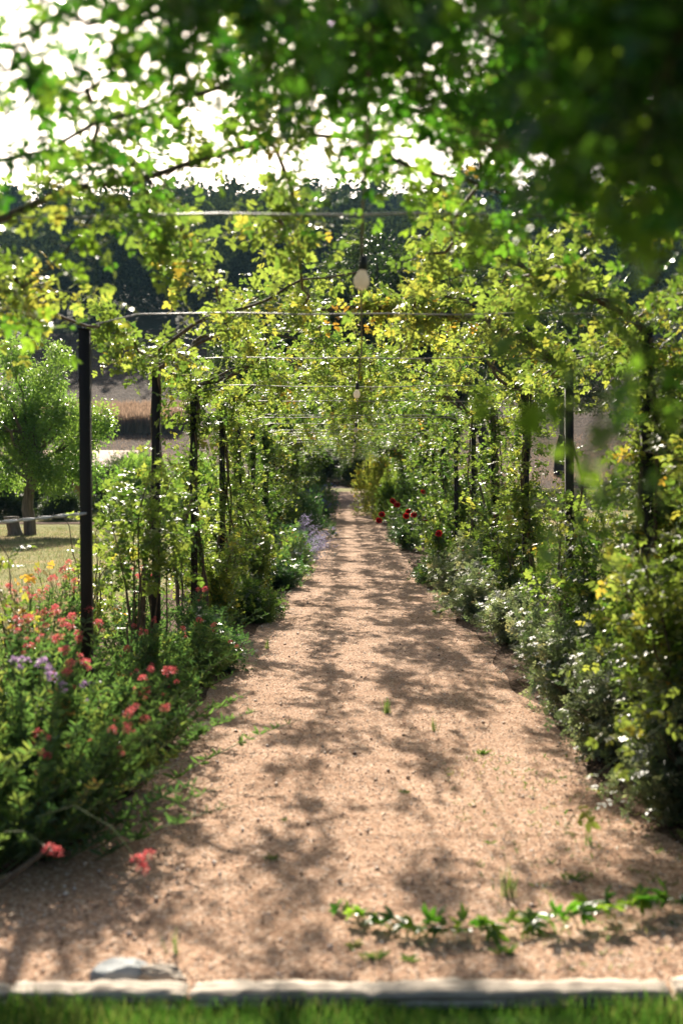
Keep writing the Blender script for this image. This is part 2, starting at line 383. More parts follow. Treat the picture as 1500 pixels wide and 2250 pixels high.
def detail_leaf(w=.30, ang=0., o=(0, 0, 0), L=1.0, roll=0., teeth=0, seed=0):
    """8-segment outline with midrib, for individually built leaves"""
    t = np.linspace(0, 1, 8); prof = w * np.sin(np.pi * t ** .85) ** .9; prof[0] = prof[-1] = 0
    r = np.random.default_rng(seed)
    mid = np.stack([t, 0 * t, -.12 * t * t], -1); Lf = np.stack([t, prof * (1 + r.uniform(-.12, .12, 8)), .35 * prof - .12 * t * t], -1); Rt = Lf * np.array([1, -1, 1])
    V = np.concatenate([mid, Lf[1:-1], Rt[1:-1]]) * L
    F = []
    q = lambda i: i; a = lambda i: 8 + i - 1; b = lambda i: 14 + i - 1
    F3 = []
    for i in range(7):
        l0 = a(i) if i > 0 else 0; l1 = a(i + 1) if i < 6 else 7
        r0 = b(i) if i > 0 else 0; r1 = b(i + 1) if i < 6 else 7
        F.append((i, i + 1, l1, l0)); F.append((i, r0, r1, i + 1))
    c, s = math.cos(ang), math.sin(ang)
    V = np.stack([V[:, 0] * c - V[:, 1] * s, V[:, 0] * s + V[:, 1] * c, V[:, 2] + roll * V[:, 0]], -1) + np.array(o)
    return V, np.array(F)
def clean_faces(F):
    T, Q = [], []
    for f in F:
        g = []
        for i in f:
            if i not in g: g.append(int(i))
        (Q if len(g) == 4 else T).append(g)
    return T, Q
def detail_mesh(name, parts, mat, tint):
    mb = MB(); n = 0
    for V, F in parts:
        T, Q = clean_faces(F)
        mb.V.append(V); mb.T.append(np.full(len(V), tint))
        if T: mb.F.append(np.array(T) + n)
        if Q: mb.F.append(np.array(Q) + n)
        n += len(V)
    mb.n = n
    return mb.mesh(name, mat, True)
ROSE_ONE, PALM_ONE = [], []
for k in range(5):
    r = np.random.default_rng(k)
    P = [rachis(.62)] + [detail_leaf(.30, 0, (.62, 0, 0), .40, r.uniform(-.3, .1), seed=k)]
    for x, s_ in ((.55, .34), (.24, .30)):
        for sg in (1, -1): P.append(detail_leaf(.33, sg * R(r.uniform(50, 75)), (x, 0, 0), s_, r.uniform(-.4, .3), seed=k))
    ROSE_ONE.append(detail_mesh('rose_leaf', P, M['rose_leaf'], [.25, .45, .6, .72, .86][k]))
    P = [rachis(.35, .012)]
    for a, s_ in ((0, .70), (42, .62), (-42, .62), (88, .48), (-88, .48)):
        P.append(detail_leaf(.21, R(a + r.uniform(-8, 8)), (.34, 0, 0), s_, r.uniform(-.5, .1), seed=k))
    PALM_ONE.append(detail_mesh('vine_leaf', P, M['vine_leaf'], [.15, .35, .5, .7, .95][k]))
ROSE_DARK = []
for k in range(5):
    m_ = ROSE_ONE[k].copy(); m_.name = 'vine_leaf'; m_.materials[0] = M['vine_leaf']; ROSE_DARK.append(m_)
VAL = [combine([leaflet(.12, .04, -.15, (0, 0, 0), R(60), .9, .25), leaflet(.12, .05, -.15, (0, 0, 0), R(-70), 1., .2)]),
       combine([leaflet(.11, .05, -.2, (0, 0, 0), R(40), 1., .1), leaflet(.11, .05, -.2, (0, 0, 0), R(-50), .85, .35)])]
DIA = [(np.array([(0, 0, 0), (.5, .28, .06), (1, 0, 0), (.5, -.28, .06)]), np.array([(0, 1, 2, 3)]))]
NAR = [(np.array([(0, 0, 0), (.45, .12, .03), (1, 0, -.12), (.45, -.12, .03)]), np.array([(0, 1, 2, 3)]))]
def tiny_t(k):
    r = np.random.default_rng(300 + k); P = [rachis(1.0, .012)]
    for i in range(6):
        x = .1 + i * .16; P.append((DIA[0][0] * .42 @ np.array([[math.cos(a := (1 if i % 2 else -1) * R(r.uniform(35, 75))), math.sin(a), 0], [-math.sin(a), math.cos(a), 0], [0, 0, 1]]) + np.array([x, 0, r.uniform(-.05, .05)]), DIA[0][1]))
    return combine(P)
TINY = [tiny_t(k) for k in range(4)]
BLADE = [(np.array([(0, -.035, 0), (0, .035, 0), (.55, .025, .05), (.55, -.025, .05)]), np.array([(0, 1, 2, 3)])),]
def blade_t(b): return np.array([(0, -.03, 0), (0, .03, 0), (.5, .024, b * .3), (1, .002, b), (1, -.002, b), (.5, -.024, b * .3)]), np.array([(0, 1, 2, 5), (5, 2, 3, 4)])
BLADE = [blade_t(b) for b in (.12, .3, .55)]

# ------------------------------------------------------------ shoots with leaves
def shoots(main, n, lmin, lmax, bias, grav, step, size, tint, tubes=None, spread=1.0, tint_sd=.17, leaf_up=.8, rad=.0018, t0=0., t1=1., thick=.03, clump=0):
    """side shoots along a polyline; returns the leaf arrays"""
    main = np.asarray(main, float); L = np.concatenate([[0], np.cumsum(np.linalg.norm(np.diff(main, axis=0), axis=1))])
    if clump:
        cs = rng.uniform(t0, t1, clump); t = np.clip(cs[rng.integers(0, clump, n)] + rng.normal(0, .032, n), t0, t1) * L[-1]
    else: t = rng.uniform(t0, t1, n) * L[-1]
    P0 = np.stack([np.interp(t, L, main[:, k]) for k in range(3)], -1) + rng.normal(0, thick, (n, 3))
    D = norm(rng.normal(0, 1, (n, 3)) * spread + np.array(bias)); Ls = rng.uniform(lmin, lmax, n)
    k = max(2, int(lmax / step)); j = np.arange(k)
    s = (j[None] + .5) * step; ok = s < Ls[:, None]
    Q = P0[:, None] + D[:, None] * s[..., None] + np.array([0, 0, -1.0]) * (grav * s ** 2)[..., None]
    T_ = norm(D[:, None] + np.array([0, 0, -1.0]) * (2 * grav * s)[..., None] + 0 * Q)
    side = norm(np.cross(T_, rng.normal(0, 1, (n, k, 3)))); LD = norm(T_ * .45 + side)
    LN = norm(rng.normal(0, .45, (n, k, 3)) + np.array([0, 0, leaf_up]))
    sz = size * rng.uniform(.65, 1.2, (n, k)) * (1.0 - .35 * s / max(lmax, .01))
    tt = np.clip(tint + rng.normal(0, tint_sd, (n, 1)) + rng.normal(0, tint_sd * .5, (n, k)), 0, .95)
    if tubes is not None:
        for i in range(n):
            ss = np.linspace(0, Ls[i], 4)[:, None]
            tube(tubes, P0[i] + D[i] * ss + np.array([0, 0, -1.0]) * grav * ss ** 2, np.linspace(rad, rad * .4, 4), 3)
    return Q[ok], LD[ok], LN[ok], sz[ok], tt[ok]

def place_leaves(parent, arr, templates, singles, n_single, mat, name='leaf', origin=(0, 0, 0), mass='leaves', score=None):
    """the n_single leaves that show largest become objects of their own, the rest one mass"""
    P, D, N, Z, T = arr; o = np.array(origin)
    if n_single:
        d = np.linalg.norm(P + o - np.array([0, 0, EYE]), axis=1) if score is None else score
        idx = np.argsort(d)[:n_single]; rest = np.setdiff1d(np.arange(len(P)), idx)
        u, v, w = frames(D[idx], N[idx])
        for a, i in enumerate(idx):
            me = singles[int(np.clip(T[i] * len(singles), 0, len(singles) - 1))]
            ob = bpy.data.objects.new(name, me); col.objects.link(ob); ob.parent = parent
            m = Matrix.Identity(4)
            for r_ in range(3):
                m[r_][0] = u[a][r_] * Z[i]; m[r_][1] = v[a][r_] * Z[i]; m[r_][2] = w[a][r_] * Z[i]; m[r_][3] = P[i][r_]
            ob.matrix_local = m
        arr = tuple(q[rest] for q in (P, D, N, Z, T))
    if len(arr[0]):
        mb = MB(); expand(mb, arr, templates); mb.build(mass, mat, parent, kind='stuff')

def cat(*arrs): return [np.concatenate([a[i] for a in arrs]) for i in range(5)]

# ------------------------------------------------------------ posts and wires
XL, XR, PH = -1.478, 1.70, 2.40
N0 = 0.84
NS = [N0 + k for k in range(0, 27)]
def crest(y): return Hs(0, y) * np.interp(y, [0, 42, 67], [0.15, .25, .55])   # how far the roof follows the rising ground
def post_mesh():
    mb = MB(); V, F = box_verts(-.03, .03, -.03, .03, -.1, PH); mb.add(V, F); return mb.mesh('shaft', M['post_metal'])
def cap_mesh():
    mb = MB(); V, F = box_verts(-.034, .034, -.034, .034, PH, PH + .008); mb.add(V, F); return mb.mesh('cap', M['post_metal'])
def eye_mesh():
    mb = MB(); a = np.linspace(0, 6.28, 9); tube(mb, np.stack([.014 * np.cos(a), 0 * a, PH + .022 + .014 * np.sin(a)], -1), .003, 4); return mb.mesh('eyelet', M['wire_metal'])
pm, cm, em = post_mesh(), cap_mesh(), eye_mesh()
POSTS = {}
for side, X in (('left', XL), ('right', XR)):
    for k, n_ in enumerate(NS[:24]):
        y = n_ * S; x = X + rng.normal(0, .012)
        z = Hs(x, y); top = PH + crest(y) - z
        o = empty('pergola_post', (x, y, z), f'square black metal post, {ORD[k]} from the grass in the {side} row', 'post', f'black metal posts of the {side} row')
        for nm, me in (('shaft', pm), ('cap', cm), ('eyelet', em)):
            c = link(bpy.data.objects.new(nm, me), o)
        o.scale = (1, 1, top / PH); o.rotation_euler = (R(rng.normal(0, .35)), R(rng.normal(0, .35)), 0)
        POSTS[(side, k)] = (x, y, z)
for k, n_ in enumerate(NS):
    y = n_ * S; rows = [(0, 2.50)] if (k < 6 or k % 2) else [(0, 2.50), (.35, 2.47)]
    for q, (dy, z) in enumerate(rows):
        if k < 1: continue
        z += crest(y); mb = MB(); sag = rng.uniform(-.01, .03); t = np.linspace(0, 1, 14)
        x0 = XL * .97 + .0; x1 = XR * .97
        pts = np.stack([x0 + (x1 - x0) * t, y + dy + .01 * np.sin(t * 9 + k) + rng.normal(0, .015) * t, z - .07 * (1 - np.clip(np.minimum(t, 1 - t) * 12, 0, 1)) - sag * 4 * t * (1 - t) + .004 * np.sin(t * 23 + k)], -1)
        tube(mb, pts, .0046, 5)
        o = mb.build('steel_wire', M['wire_metal'], None, True)
        tag(o, f'thin grey wire across the roof at the {ORD[k]} pair of posts' if not q else f'slacker second wire just behind the {ORD[k]} pair of posts', 'wire', 'wires stretched across the pergola')

# ------------------------------------------------------------ string of bulbs
def bulb_part():
    prof = [(0, -.052), (.013, -.050), (.024, -.043), (.031, -.030), (.033, -.016), (.030, 0), (.022, .016), (.015, .028), (.0135, .036)]
    mb = MB(); ns = 16; a = np.arange(ns) * 2 * math.pi / ns
    V = np.concatenate([np.stack([r * np.cos(a), r * np.sin(a), np.full(ns, z)], -1) for r, z in prof])
    i = np.arange(len(prof) - 1)[:, None] * ns; j = np.arange(ns)[None]
    mb.add(V, np.stack([i + j, i + (j + 1) % ns, i + ns + (j + 1) % ns, i + ns + j], -1).reshape(-1, 4)); return mb.mesh('bulb', M['bulb'], True)
def socket_part():
    prof = [(.0145, .030), (.0185, .034), (.0185, .060), (.016, .072), (.0155, .086), (.006, .094), (0.0, .096)]
    mb = MB(); ns = 12; a = np.arange(ns) * 2 * math.pi / ns
    V = np.concatenate([np.stack([r * np.cos(a), r * np.sin(a), np.full(ns, z)], -1) for r, z in prof])
    i = np.arange(len(prof) - 1)[:, None] * ns; j = np.arange(ns)[None]
    mb.add(V, np.stack([i + j, i + (j + 1) % ns, i + ns + (j + 1) % ns, i + ns + j], -1).reshape(-1, 4)); return mb.mesh('socket', M['black_plastic'], True)
sl = empty('string_light', (.07, 2.1, 2.5), 'black festoon cable with round frosted bulbs hung along the pergola roof', 'string light')
BN = [2.07, 4.65, 7.5, 10.2, 12.8, 14.7, 17.3, 20]
pts = []
ys_c = np.arange(.84, 22, .05)
def cable(n_):
    y = n_ * S; f = (n_ - .84) % 1.0
    return np.array([np.interp(n_, [.8, 2.07, 4.65, 7.5, 10.2, 20], [.03, .068, .088, .12, .13, .14]) + .012 * math.sin(n_ * 2.2), y, 2.515 + crest(y) - .22 * f * (1 - f) * 1.3])
cb = MB(); tube(cb, np.array([cable(q) for q in ys_c]) - np.array(sl.location), .0055, 5); cb.build('cable', M['black_plastic'], sl, True)
bm_, sm_ = bulb_part(), socket_part()
for q in BN:
    p = cable(q) - np.array(sl.location)
    so = link(bpy.data.objects.new('socket', sm_), sl); so.location = p - np.array([0, 0, .092]); so.rotation_euler = (R(rng.uniform(-6, 6)), R(rng.uniform(4, 10)), 0)
    bo = link(bpy.data.objects.new('bulb', bm_), so)

# ------------------------------------------------------------ climbing roses (one per post)
PX = XR - XL
def rose_build(name, side, post_leaf, roof, eave, hang, tint, dense=1.0, seed=0, canes=3, single=0, origin=(0, 0, 0), label='', group=None, arch=1.0, low=0.0, y0=-1.3, far=False):
    """side: -1 left post (roof towards +x), 1 right post. Returns root (built at origin)"""
    sgn = -side
    root = empty('climbing_rose', origin, label, 'climbing rose', group)
    st = SM(); tw = MB(); L = []
    half = PX / 2 if side < 0 else PX / 2
    mid = np.array([sgn * half, 0, 2.93]); top = np.array([0, 0, 2.38])
    for c in range(canes):
        a = rng.uniform(0, 6.28); b = np.array([math.cos(a) * .12 - sgn * .02, math.sin(a) * .18, 0])
        p = wob([b, (b[0] * 1.1 + rng.normal(0, .05), b[1] * .8, .7), (rng.normal(0, .04), rng.normal(0, .05), 1.5), (rng.normal(0, .03), rng.normal(0, .04), 2.35)], .035, 16)
        r0 = rng.uniform(.010, .021); tube(st, p, np.linspace(r0, r0 * .65, 16), 6)
        if post_leaf: L.append(shoots(p, int(post_leaf * 26 * dense), .12, .42, (-.0, 0, .25), .9, .045, .12, tint - .05, tw, t0=low, thick=.05))
    # arch canes to the roof ridge
    for c in range(2 if arch > .2 else 0):
        e = rng.uniform(.55, 1.05) * arch; yy = rng.normal(0, .12)
        p = wob([top, (sgn * half * .35, yy * .4, 2.72), (sgn * half * .75 * e, yy, 2.90), (sgn * half * e, yy * 1.4, 2.93)], .05, 16)
        r0 = rng.uniform(.012, .021); tube(st, p, np.linspace(r0, .006, 16), 6)
        L.append(shoots(p, int(22 * dense * arch), .08, .26, (0, 0, .35), 1.0, .038, .125, tint + .02, tw, thick=.04, clump=3))
    # lengthwise garlands
    offs = [(.0, 2.44, eave)] + [(o_, z_, roof) for o_, z_ in ((half * .40, 2.72), (half * .74, 2.84))]
    if far: offs += [(half * 1.0, 2.86, roof * .9), (half * .9, 2.72, roof * .5)]
    for qi, (o_, z_, dn) in enumerate(offs):
        if dn <= 0: continue
        p = wob([(sgn * o_ + rng.normal(0, .05), y0, z_ + rng.normal(0, .04)), (sgn * o_, 0, z_ + .03), (sgn * o_ + rng.normal(0, .05), 1.3, z_ + rng.normal(0, .04))], .06, 12)
        tube(st, p, .009, 5)
        L.append(shoots(p, int((38 if far else 33) * dn * dense), .07, .20, (0, 0, .1), 1.3, .032, .125, tint + .0, tw, thick=.06, clump=(0 if qi == 1 else 5)))
        if hang: L.append(shoots(p, int(9 * hang * dn), .2, .5, (0, 0, -.7), .5, .045, .12, tint + .08, tw, thick=.04, clump=3))
    # twigs between garlands
    arr = cat(*L)
    st.build('stem', M['cane'], root, True)
    if tw.n: tw.build('twigs', M['green_stem'], root, kind='stuff')
    place_leaves(root, arr, ROSE, ROSE_ONE, single, M['rose_leaf'], origin=origin)
    return root

def copy_tree(o, loc, rz=0, sc_=(1, 1, 1), label=None):
    kids = [c for c in o.children]
    r = o.copy(); col.objects.link(r); r.location = loc; r.rotation_euler = (0, 0, rz); r.scale = sc_
    if label: r['label'] = label
    for c in kids:
        d = c.copy(); col.objects.link(d); d.parent = r; d.matrix_local = c.matrix_local
        for g in c.children:
            h = g.copy(); col.objects.link(h); h.parent = d; h.matrix_local = g.matrix_local
    return r

tone = {0: 'mid green', 1: 'yellowing', 2: 'dark green', 3: 'fresh light green'}
def at_post(side, k): return POSTS[(side, k)]
GL, GR = 'climbing roses trained up the left posts', 'climbing roses trained up the right posts'
# near unique roses
near = [
    ('left', 1, dict(post_leaf=0, roof=1.25, eave=0, hang=.8, tint=.40, canes=1, single=60, arch=0, low=.6, y0=-.9), 'climbing rose with long bare arching cane over the open sky, second left post'),
    ('left', 2, dict(post_leaf=0, roof=1.3, eave=1.9, hang=.5, tint=.55, canes=0, single=120, arch=0), 'climbing rose spilling a thick leafy spray over the bare third left post'),
    ('left', 3, dict(post_leaf=.2, roof=1.3, eave=1.0, hang=.5, tint=.58, canes=2, single=0, arch=.6, low=.5), 'climbing rose on the fourth left post with sparse leaves along its stem'),
    ('left', 4, dict(post_leaf=1.2, roof=1.3, eave=1.2, hang=.6, tint=.52, canes=4, single=0, arch=1.0, low=.25), 'climbing rose with thick twisted stems on the fifth left post'),
    ('right', 1, dict(post_leaf=1.2, roof=.8, eave=2.0, hang=1.0, tint=.50, canes=2, single=0, arch=1.0, low=.1), 'climbing rose on the second right post beside the near vine curtain'),
    ('right', 2, dict(post_leaf=1.8, roof=1.2, eave=1.9, hang=1.0, tint=.52, canes=3, single=60, arch=1.0, low=.0), 'leafy climbing rose clothing the third right post down to the bed'),
    ('right', 3, dict(post_leaf=.9, roof=1.3, eave=1.0, hang=.8, tint=.62, canes=2, single=0, arch=1.0, low=.1), 'climbing rose with a dark thick arched cane on the fourth right post'),
    ('right', 4, dict(post_leaf=1.5, roof=1.2, eave=.8, hang=.7, tint=.60, canes=4, single=0, arch=.9, low=.2), 'climbing rose with several woody stems beside the fifth right post'),
]
for side, k, kw, lab in near:
    rose_build('climbing_rose', -1 if side == 'left' else 1, origin=at_post(side, k), label=lab, group=GL if side == 'left' else GR, **kw)
# repeated roses
proto = {}
for side in ('left', 'right'):
    for v in range(4):
        k = 5 + v
        kw = dict(post_leaf=[1.6, 1.8, 1.4, 1.9][v] if side == 'left' else [1.4, .9, 1.6, 1.8][v], roof=[1.5, 1.6, 1.3, 1.5][v] if side == 'left' else [1.1, .9, 1.2, 1.4][v],
                  eave=1.3 if side == 'left' else [1.1, .25, 1.0, 1.2][v], hang=.7, tint=[.50, .57, .40, .28][v], canes=[4, 3, 3, 4][v], arch=1.0, low=[.1, .05, .2, 0][v], far=True)
        proto[(side, v)] = rose_build('climbing_rose', -1 if side == 'left' else 1, origin=at_post(side, k), label=f'{["golden green", "yellowing", "green", "dense shade-darkened green"][v]} climbing rose on the {ORD[k]} {side} post', group=GL if side == 'left' else GR, **kw)
    for k in range(9, 24):
        v = [2, 0, 3, 1][k % 4] if k < 12 else [2, 3][k % 2]  # far posts get the darker tints, tunnel shade put into the leaf colour
        x, y, z = at_post(side, k)
        copy_tree(proto[(side, v)], (x, y, z), sc_=(1, (1 if k % 2 else -1) * 1.02, (PH + crest(y) - z) / PH),
                  label=f'{["golden green", "yellowing", "green", "dense shade-darkened green"][v]} climbing rose on the {ORD[k]} {side} post')

# ------------------------------------------------------------ bed plants
def head(mb, c, r, n, size, tm=DIA, up=.5, flat=.75):
    d = norm(rng.normal(0, 1, (n, 3)) + np.array([0, 0, up])); P = c + d * r * rng.uniform(.35, 1, (n, 1)) * np.array([1, 1, flat])
    return P, norm(d + rng.normal(0, .4, (n, 3))), norm(rng.normal(0, 1, (n, 3))), size * rng.uniform(.7, 1.3, n), rng.random(n)
def head_mesh(name, mat, r, n, size):
    mb = MB(); expand(mb, head(mb, np.zeros(3), r, n, size), DIA); return mb.mesh(name, mat)
CORAL = [head_mesh('flower_head', M['coral_petal'], .032, 110, .013), head_mesh('flower_head', M['coral_petal'], .024, 70, .012)]
MAUVE = [head_mesh('flower_head', M['mauve_petal'], .030, 40, .020)]
def put_heads(root, pts, meshes, name='flower_head', smin=.7, smax=1.2):
    for p in pts:
        o = link(bpy.data.objects.new(name, meshes[rng.integers(0, len(meshes))]), root); o.location = p
        s = rng.uniform(smin, smax); o.scale = (s, s, s); o.rotation_euler = (rng.uniform(-.4, .4), rng.uniform(-.4, .4), rng.uniform(0, 6))

def valerian(origin, label, h=.75, spread=.45, nst=60, heads=10, lean=(0, 0), group='red valerian clumps in the left bed', mat='valerian_leaf', tint=.48, leafn=1.25, size=.064, meshes=None, seedheads=False):
    root = empty('valerian_plant', origin, label, 'flowering plant', group)
    st = MB(); L = []; tips = []
    for i in range(nst):
        a = rng.uniform(0, 6.28); r = abs(rng.normal(0, .6)) * spread; hh = h * rng.uniform(.55, 1.0) * (1 - .35 * min(1, r / spread) ** 2)
        b = np.array([math.cos(a) * r * .35, math.sin(a) * r * .35, 0]); e = np.array([math.cos(a) * r * 1.2 + lean[0] * hh, math.sin(a) * r * 1.2 + lean[1] * hh, hh])
        p = bez(b, (b + e) / 2 + np.array([0, 0, hh * .22]), e, 7); tube(st, p, np.linspace(.004, .0018, 7), 3)
        n = int(19 * leafn); t = rng.uniform(.08, .93, n); P = np.stack([np.interp(t, np.linspace(0, 1, 7), p[:, k]) for k in range(3)], -1)
        D = norm(rng.normal(0, .35, (n, 3)) + np.array([0, 0, 1.0])); N = norm(rng.normal(0, 1, (n, 3)) * np.array([1, 1, .3]))
        L.append((P, D, N, size * rng.uniform(.6, 1.25, n) * (1.15 - .5 * t), np.clip(tint + rng.normal(0, .15) + rng.normal(0, .08, n), 0, 1)))
        tips.append(p[-1])
    st.build('stems', M['green_stem'], root, kind='stuff')
    mb = MB(); expand(mb, cat(*L), VAL); mb.build('leaves', M[mat], root, kind='stuff')
    tips = np.array(tips); idx = np.argsort(-tips[:, 2] + rng.normal(0, .10, len(tips)))[:int(heads * .72 + .5)]
    if heads:
        put_heads(root, tips[idx] + np.array([0, 0, .015]), meshes or CORAL, smin=.5, smax=.95)
        ex = tips[np.repeat(idx, 1)] + rng.normal(0, .035, (len(idx), 3)) - np.array([0, 0, .03]); put_heads(root, ex, meshes or CORAL, smin=.25, smax=.6)
    return root

def shrub(name, origin, label, cat_, rx, h, n, size, tm, mat, tint=.5, group=None, stems=18, spots=None, spotn=0, spotr=.012, tint_sd=.18, up=.35, ry=None, spotname='flower', airy=False):
    """dome of fine shoots"""
    ry = ry or rx; root = empty(name, origin, label, cat_, group)
    st = MB()
    for i in range(stems):
        a = rng.uniform(0, 6.28); r = math.sqrt(rng.random()); e = np.array([math.cos(a) * r * rx, math.sin(a) * r * ry, h * rng.uniform(.5, .95) * (1 - .4 * r * r)])
        tube(st, bez((e[0] * .15, e[1] * .15, 0), (e[0] * .4, e[1] * .4, e[2] * .7), e, 6), np.linspace(.006, .002, 6), 4)
    st.build('stems', M['cane'], root, kind='stuff')
    if airy:
        L = []; ns = 34
        for i in range(ns):
            a = rng.uniform(0, 6.28); q = rng.random() ** .6; e = np.array([math.cos(a) * q * rx, math.sin(a) * q * ry, h * rng.uniform(.35, 1.15) * (1 - .45 * q * q)])
            p = bez((e[0] * .2, e[1] * .2, 0), (e[0] * .6, e[1] * .6, e[2] * .8), e, 7)
            L.append(shoots(p, max(3, int(n / ns / 3.2)), .04, .20 * max(1, h), (0, 0, .3), 1.2, .032 * max(1, h), size, tint, None, t0=.12, thick=.03, tint_sd=tint_sd))
        P, D, N, Z0, tt = cat(*L); n = len(P)
    else:
        nc = max(8, n // 60); a = rng.uniform(0, 6.28, nc); r = rng.random(nc) ** .5; zz = rng.uniform(.08, 1, nc)
        C = np.stack([np.cos(a) * r * rx * np.sqrt(np.clip(1.05 - zz ** 2, 0.05, 1)), np.sin(a) * r * ry * np.sqrt(np.clip(1.05 - zz ** 2, .05, 1)), zz * h], -1)
        w = rng.integers(0, nc, n); P = C[w] + rng.normal(0, 1, (n, 3)) * np.array([rx, ry, h]) * .13; P[:, 2] = np.abs(P[:, 2]) + .01
        D = norm((P - np.array([0, 0, h * .25])) + rng.normal(0, 1.0 * rx, (n, 3)) + np.array([0, 0, up * h])); N = norm(rng.normal(0, .6, (n, 3)) + np.array([0, 0, .9]))
        tt = np.clip(tint + rng.normal(0, tint_sd, nc)[w] + rng.normal(0, .08, n), 0, 1)
    mb = MB(); expand(mb, (P, D, N, size * rng.uniform(.6, 1.3, n), tt), tm); mb.build('leaves', M[mat], root, kind='stuff')
    if spots:
        for q in range(spotn):
            i = rng.integers(0, n); d = P[i] * 1.06
            o = link(bpy.data.objects.new(spotname, spots[q % len(spots)]), root); o.location = d; s = rng.uniform(.7, 1.3); o.scale = (s, s, s); o.rotation_euler = tuple(rng.uniform(-1, 1, 3))
    return root

def blossom(name, mat, r, layers, npet, cup=.6, mat2=None):
    mb = MB()
    for l_ in range(layers):
        rr = r * (1 - l_ / (layers + .5)); tilt = cup * (l_ + .6) / layers
        for i in range(npet):
            a = 6.283 * (i + .5 * l_) / npet; D = np.array([[math.cos(a) * math.cos(tilt * 1.3), math.sin(a) * math.cos(tilt * 1.3), math.sin(tilt * 1.3)]])
            N = np.array([[-math.cos(a) * .6, -math.sin(a) * .6, 1.0]])
            v, f = leaflet(.42, .12, .18); expand(mb, (np.zeros((1, 3)), D, N, np.array([rr]), np.array([rng.random()])), [(v, f)])
    return mb.mesh(name, mat)
RED_ROSE = blossom('rose_blossom', M['red_petal'], .06, 5, 7, .95)
DARK_ROSE = blossom('rose_blossom', M['dark_petal'], .045, 4, 6, .9)
WHITE_FL = blossom('flower', M['white_petal'], .022, 1, 6, .3); WHITE_BIG = head_mesh('flower_head', M['white_petal'], .05, 60, .028)
SCARLET = blossom('flower', M['scarlet_petal'], .018, 2, 5, .5); YEL = blossom('flower', M['yellow_petal'], .016, 1, 6, .3); BLUE_H = head_mesh('flower_head', M['blue_petal'], .07, 60, .03)
CORAL_FL = blossom('flower', M['coral_petal'], .016, 2, 5, .5)

# left bed, near part
def hz(x, y): return (x, y, Hs(x, y))
vals = [
    ((-1.22, 5.35), .62, .36, 60, 15, (.55, -.25), 'valerian arching out over the gravel with the largest group of coral heads'),
    ((-1.62, 4.75), .72, .50, 95, 5, (.15, -.05), 'lush green valerian clump in the near left corner of the bed'),
    ((-1.25, 5.05), .46, .42, 80, 4, (.30, -.25), 'low green valerian spilling forward onto the gravel at near left'),
    ((-1.48, 6.0), .72, .50, 100, 9, (.20, -.10), 'bushy valerian with coral heads in front of the third left post'),
    ((-1.18, 6.15), .62, .42, 90, 12, (.38, -.12), 'valerian leaning onto the path with a dense cluster of coral heads'),
    ((-1.64, 6.35), .85, .50, 80, 12, (.0, 0), 'tall valerian left of the third left post against the lawn'),
    ((-1.65, 6.95), .85, .50, 90, 14, (.05, 0), 'valerian at the foot of the third left post'),
    ((-1.15, 7.3), .50, .38, 80, 7, (.28, -.1), 'valerian edging the path beside the third left post'),
    ((-1.88, 7.7), .95, .5, 70, 18, (0, 0), 'tall loose valerian full of coral heads behind the third left post'),
    ((-1.35, 8.3), .62, .42, 85, 8, (.15, 0), 'valerian between the third and fourth left posts near the path'),
    ((-1.95, 8.8), .95, .5, 70, 16, (0, 0), 'tall valerian between the third and fourth left posts by the lawn'),
    ((-1.20, 9.3), .50, .35, 70, 7, (.2, 0), 'small valerian beside the path at the fourth left post'),
    ((-1.75, 10.3), .80, .45, 70, 10, (0, 0), 'valerian just behind the fourth left post'),
    ((-1.35, 11.2), .55, .42, 70, 5, (.1, 0), 'valerian with few red heads between the fourth and fifth left posts'),
]
for (x, y), h, sp, n, hd, ln, lab in vals: valerian(hz(x, y), lab, h, sp, n, hd, ln)
valerian(hz(-1.42, 5.45), 'pale mauve flowering plant at the left edge behind the near valerian', .74, .4, 70, 9, group=None, meshes=MAUVE, tint=.55)
valerian(hz(-1.30, 5.75), 'smaller mauve flowering plant before the third left post', .62, .35, 50, 4, group=None, meshes=MAUVE, tint=.6)
def tall_seed(origin, label, h, n):
    root = empty('seed_stalk_plant', origin, label, 'plant', 'dry seed stalk plants in the left bed'); st = MB(); P = []
    for i in range(n):
        a = rng.uniform(0, 6.28); r = abs(rng.normal(0, .3)); e = np.array([math.cos(a) * r, math.sin(a) * r, h * rng.uniform(.6, 1)])
        p = bez((e[0] * .3, e[1] * .3, 0), (e[0] * .5, e[1] * .5, e[2] * .7), e, 6); tube(st, p, np.linspace(.003, .0012, 6), 3)
        k = 14; t = rng.uniform(.6, 1, k); P.append(np.stack([np.interp(t, np.linspace(0, 1, 6), p[:, q]) for q in range(3)], -1) + rng.normal(0, .018, (k, 3)))
    st.build('stalks', M['cane'], root, kind='stuff'); P = np.concatenate(P); k = len(P)
    mb = MB(); expand(mb, (P, norm(rng.normal(0, 1, (k, 3)) + np.array([0, 0, .8])), norm(rng.normal(0, 1, (k, 3))), rng.uniform(.012, .028, k), rng.uniform(.5, 1, k)), DIA); mb.build('seed_heads', M['dry_blade'], root, kind='stuff')
for (x, y), h, lab in [((-1.80, 6.9), .95, 'dry brown seed stalks beyond the third left post'), ((-2.15, 8.4), .9, 'dry brown seed stalks at the lawn edge behind the tall coral valerian'), ((-2.2, 9.8), .8, 'dry brown seed stalks near the fourth left post')]:
    tall_seed(hz(x, y), lab, h, 60)

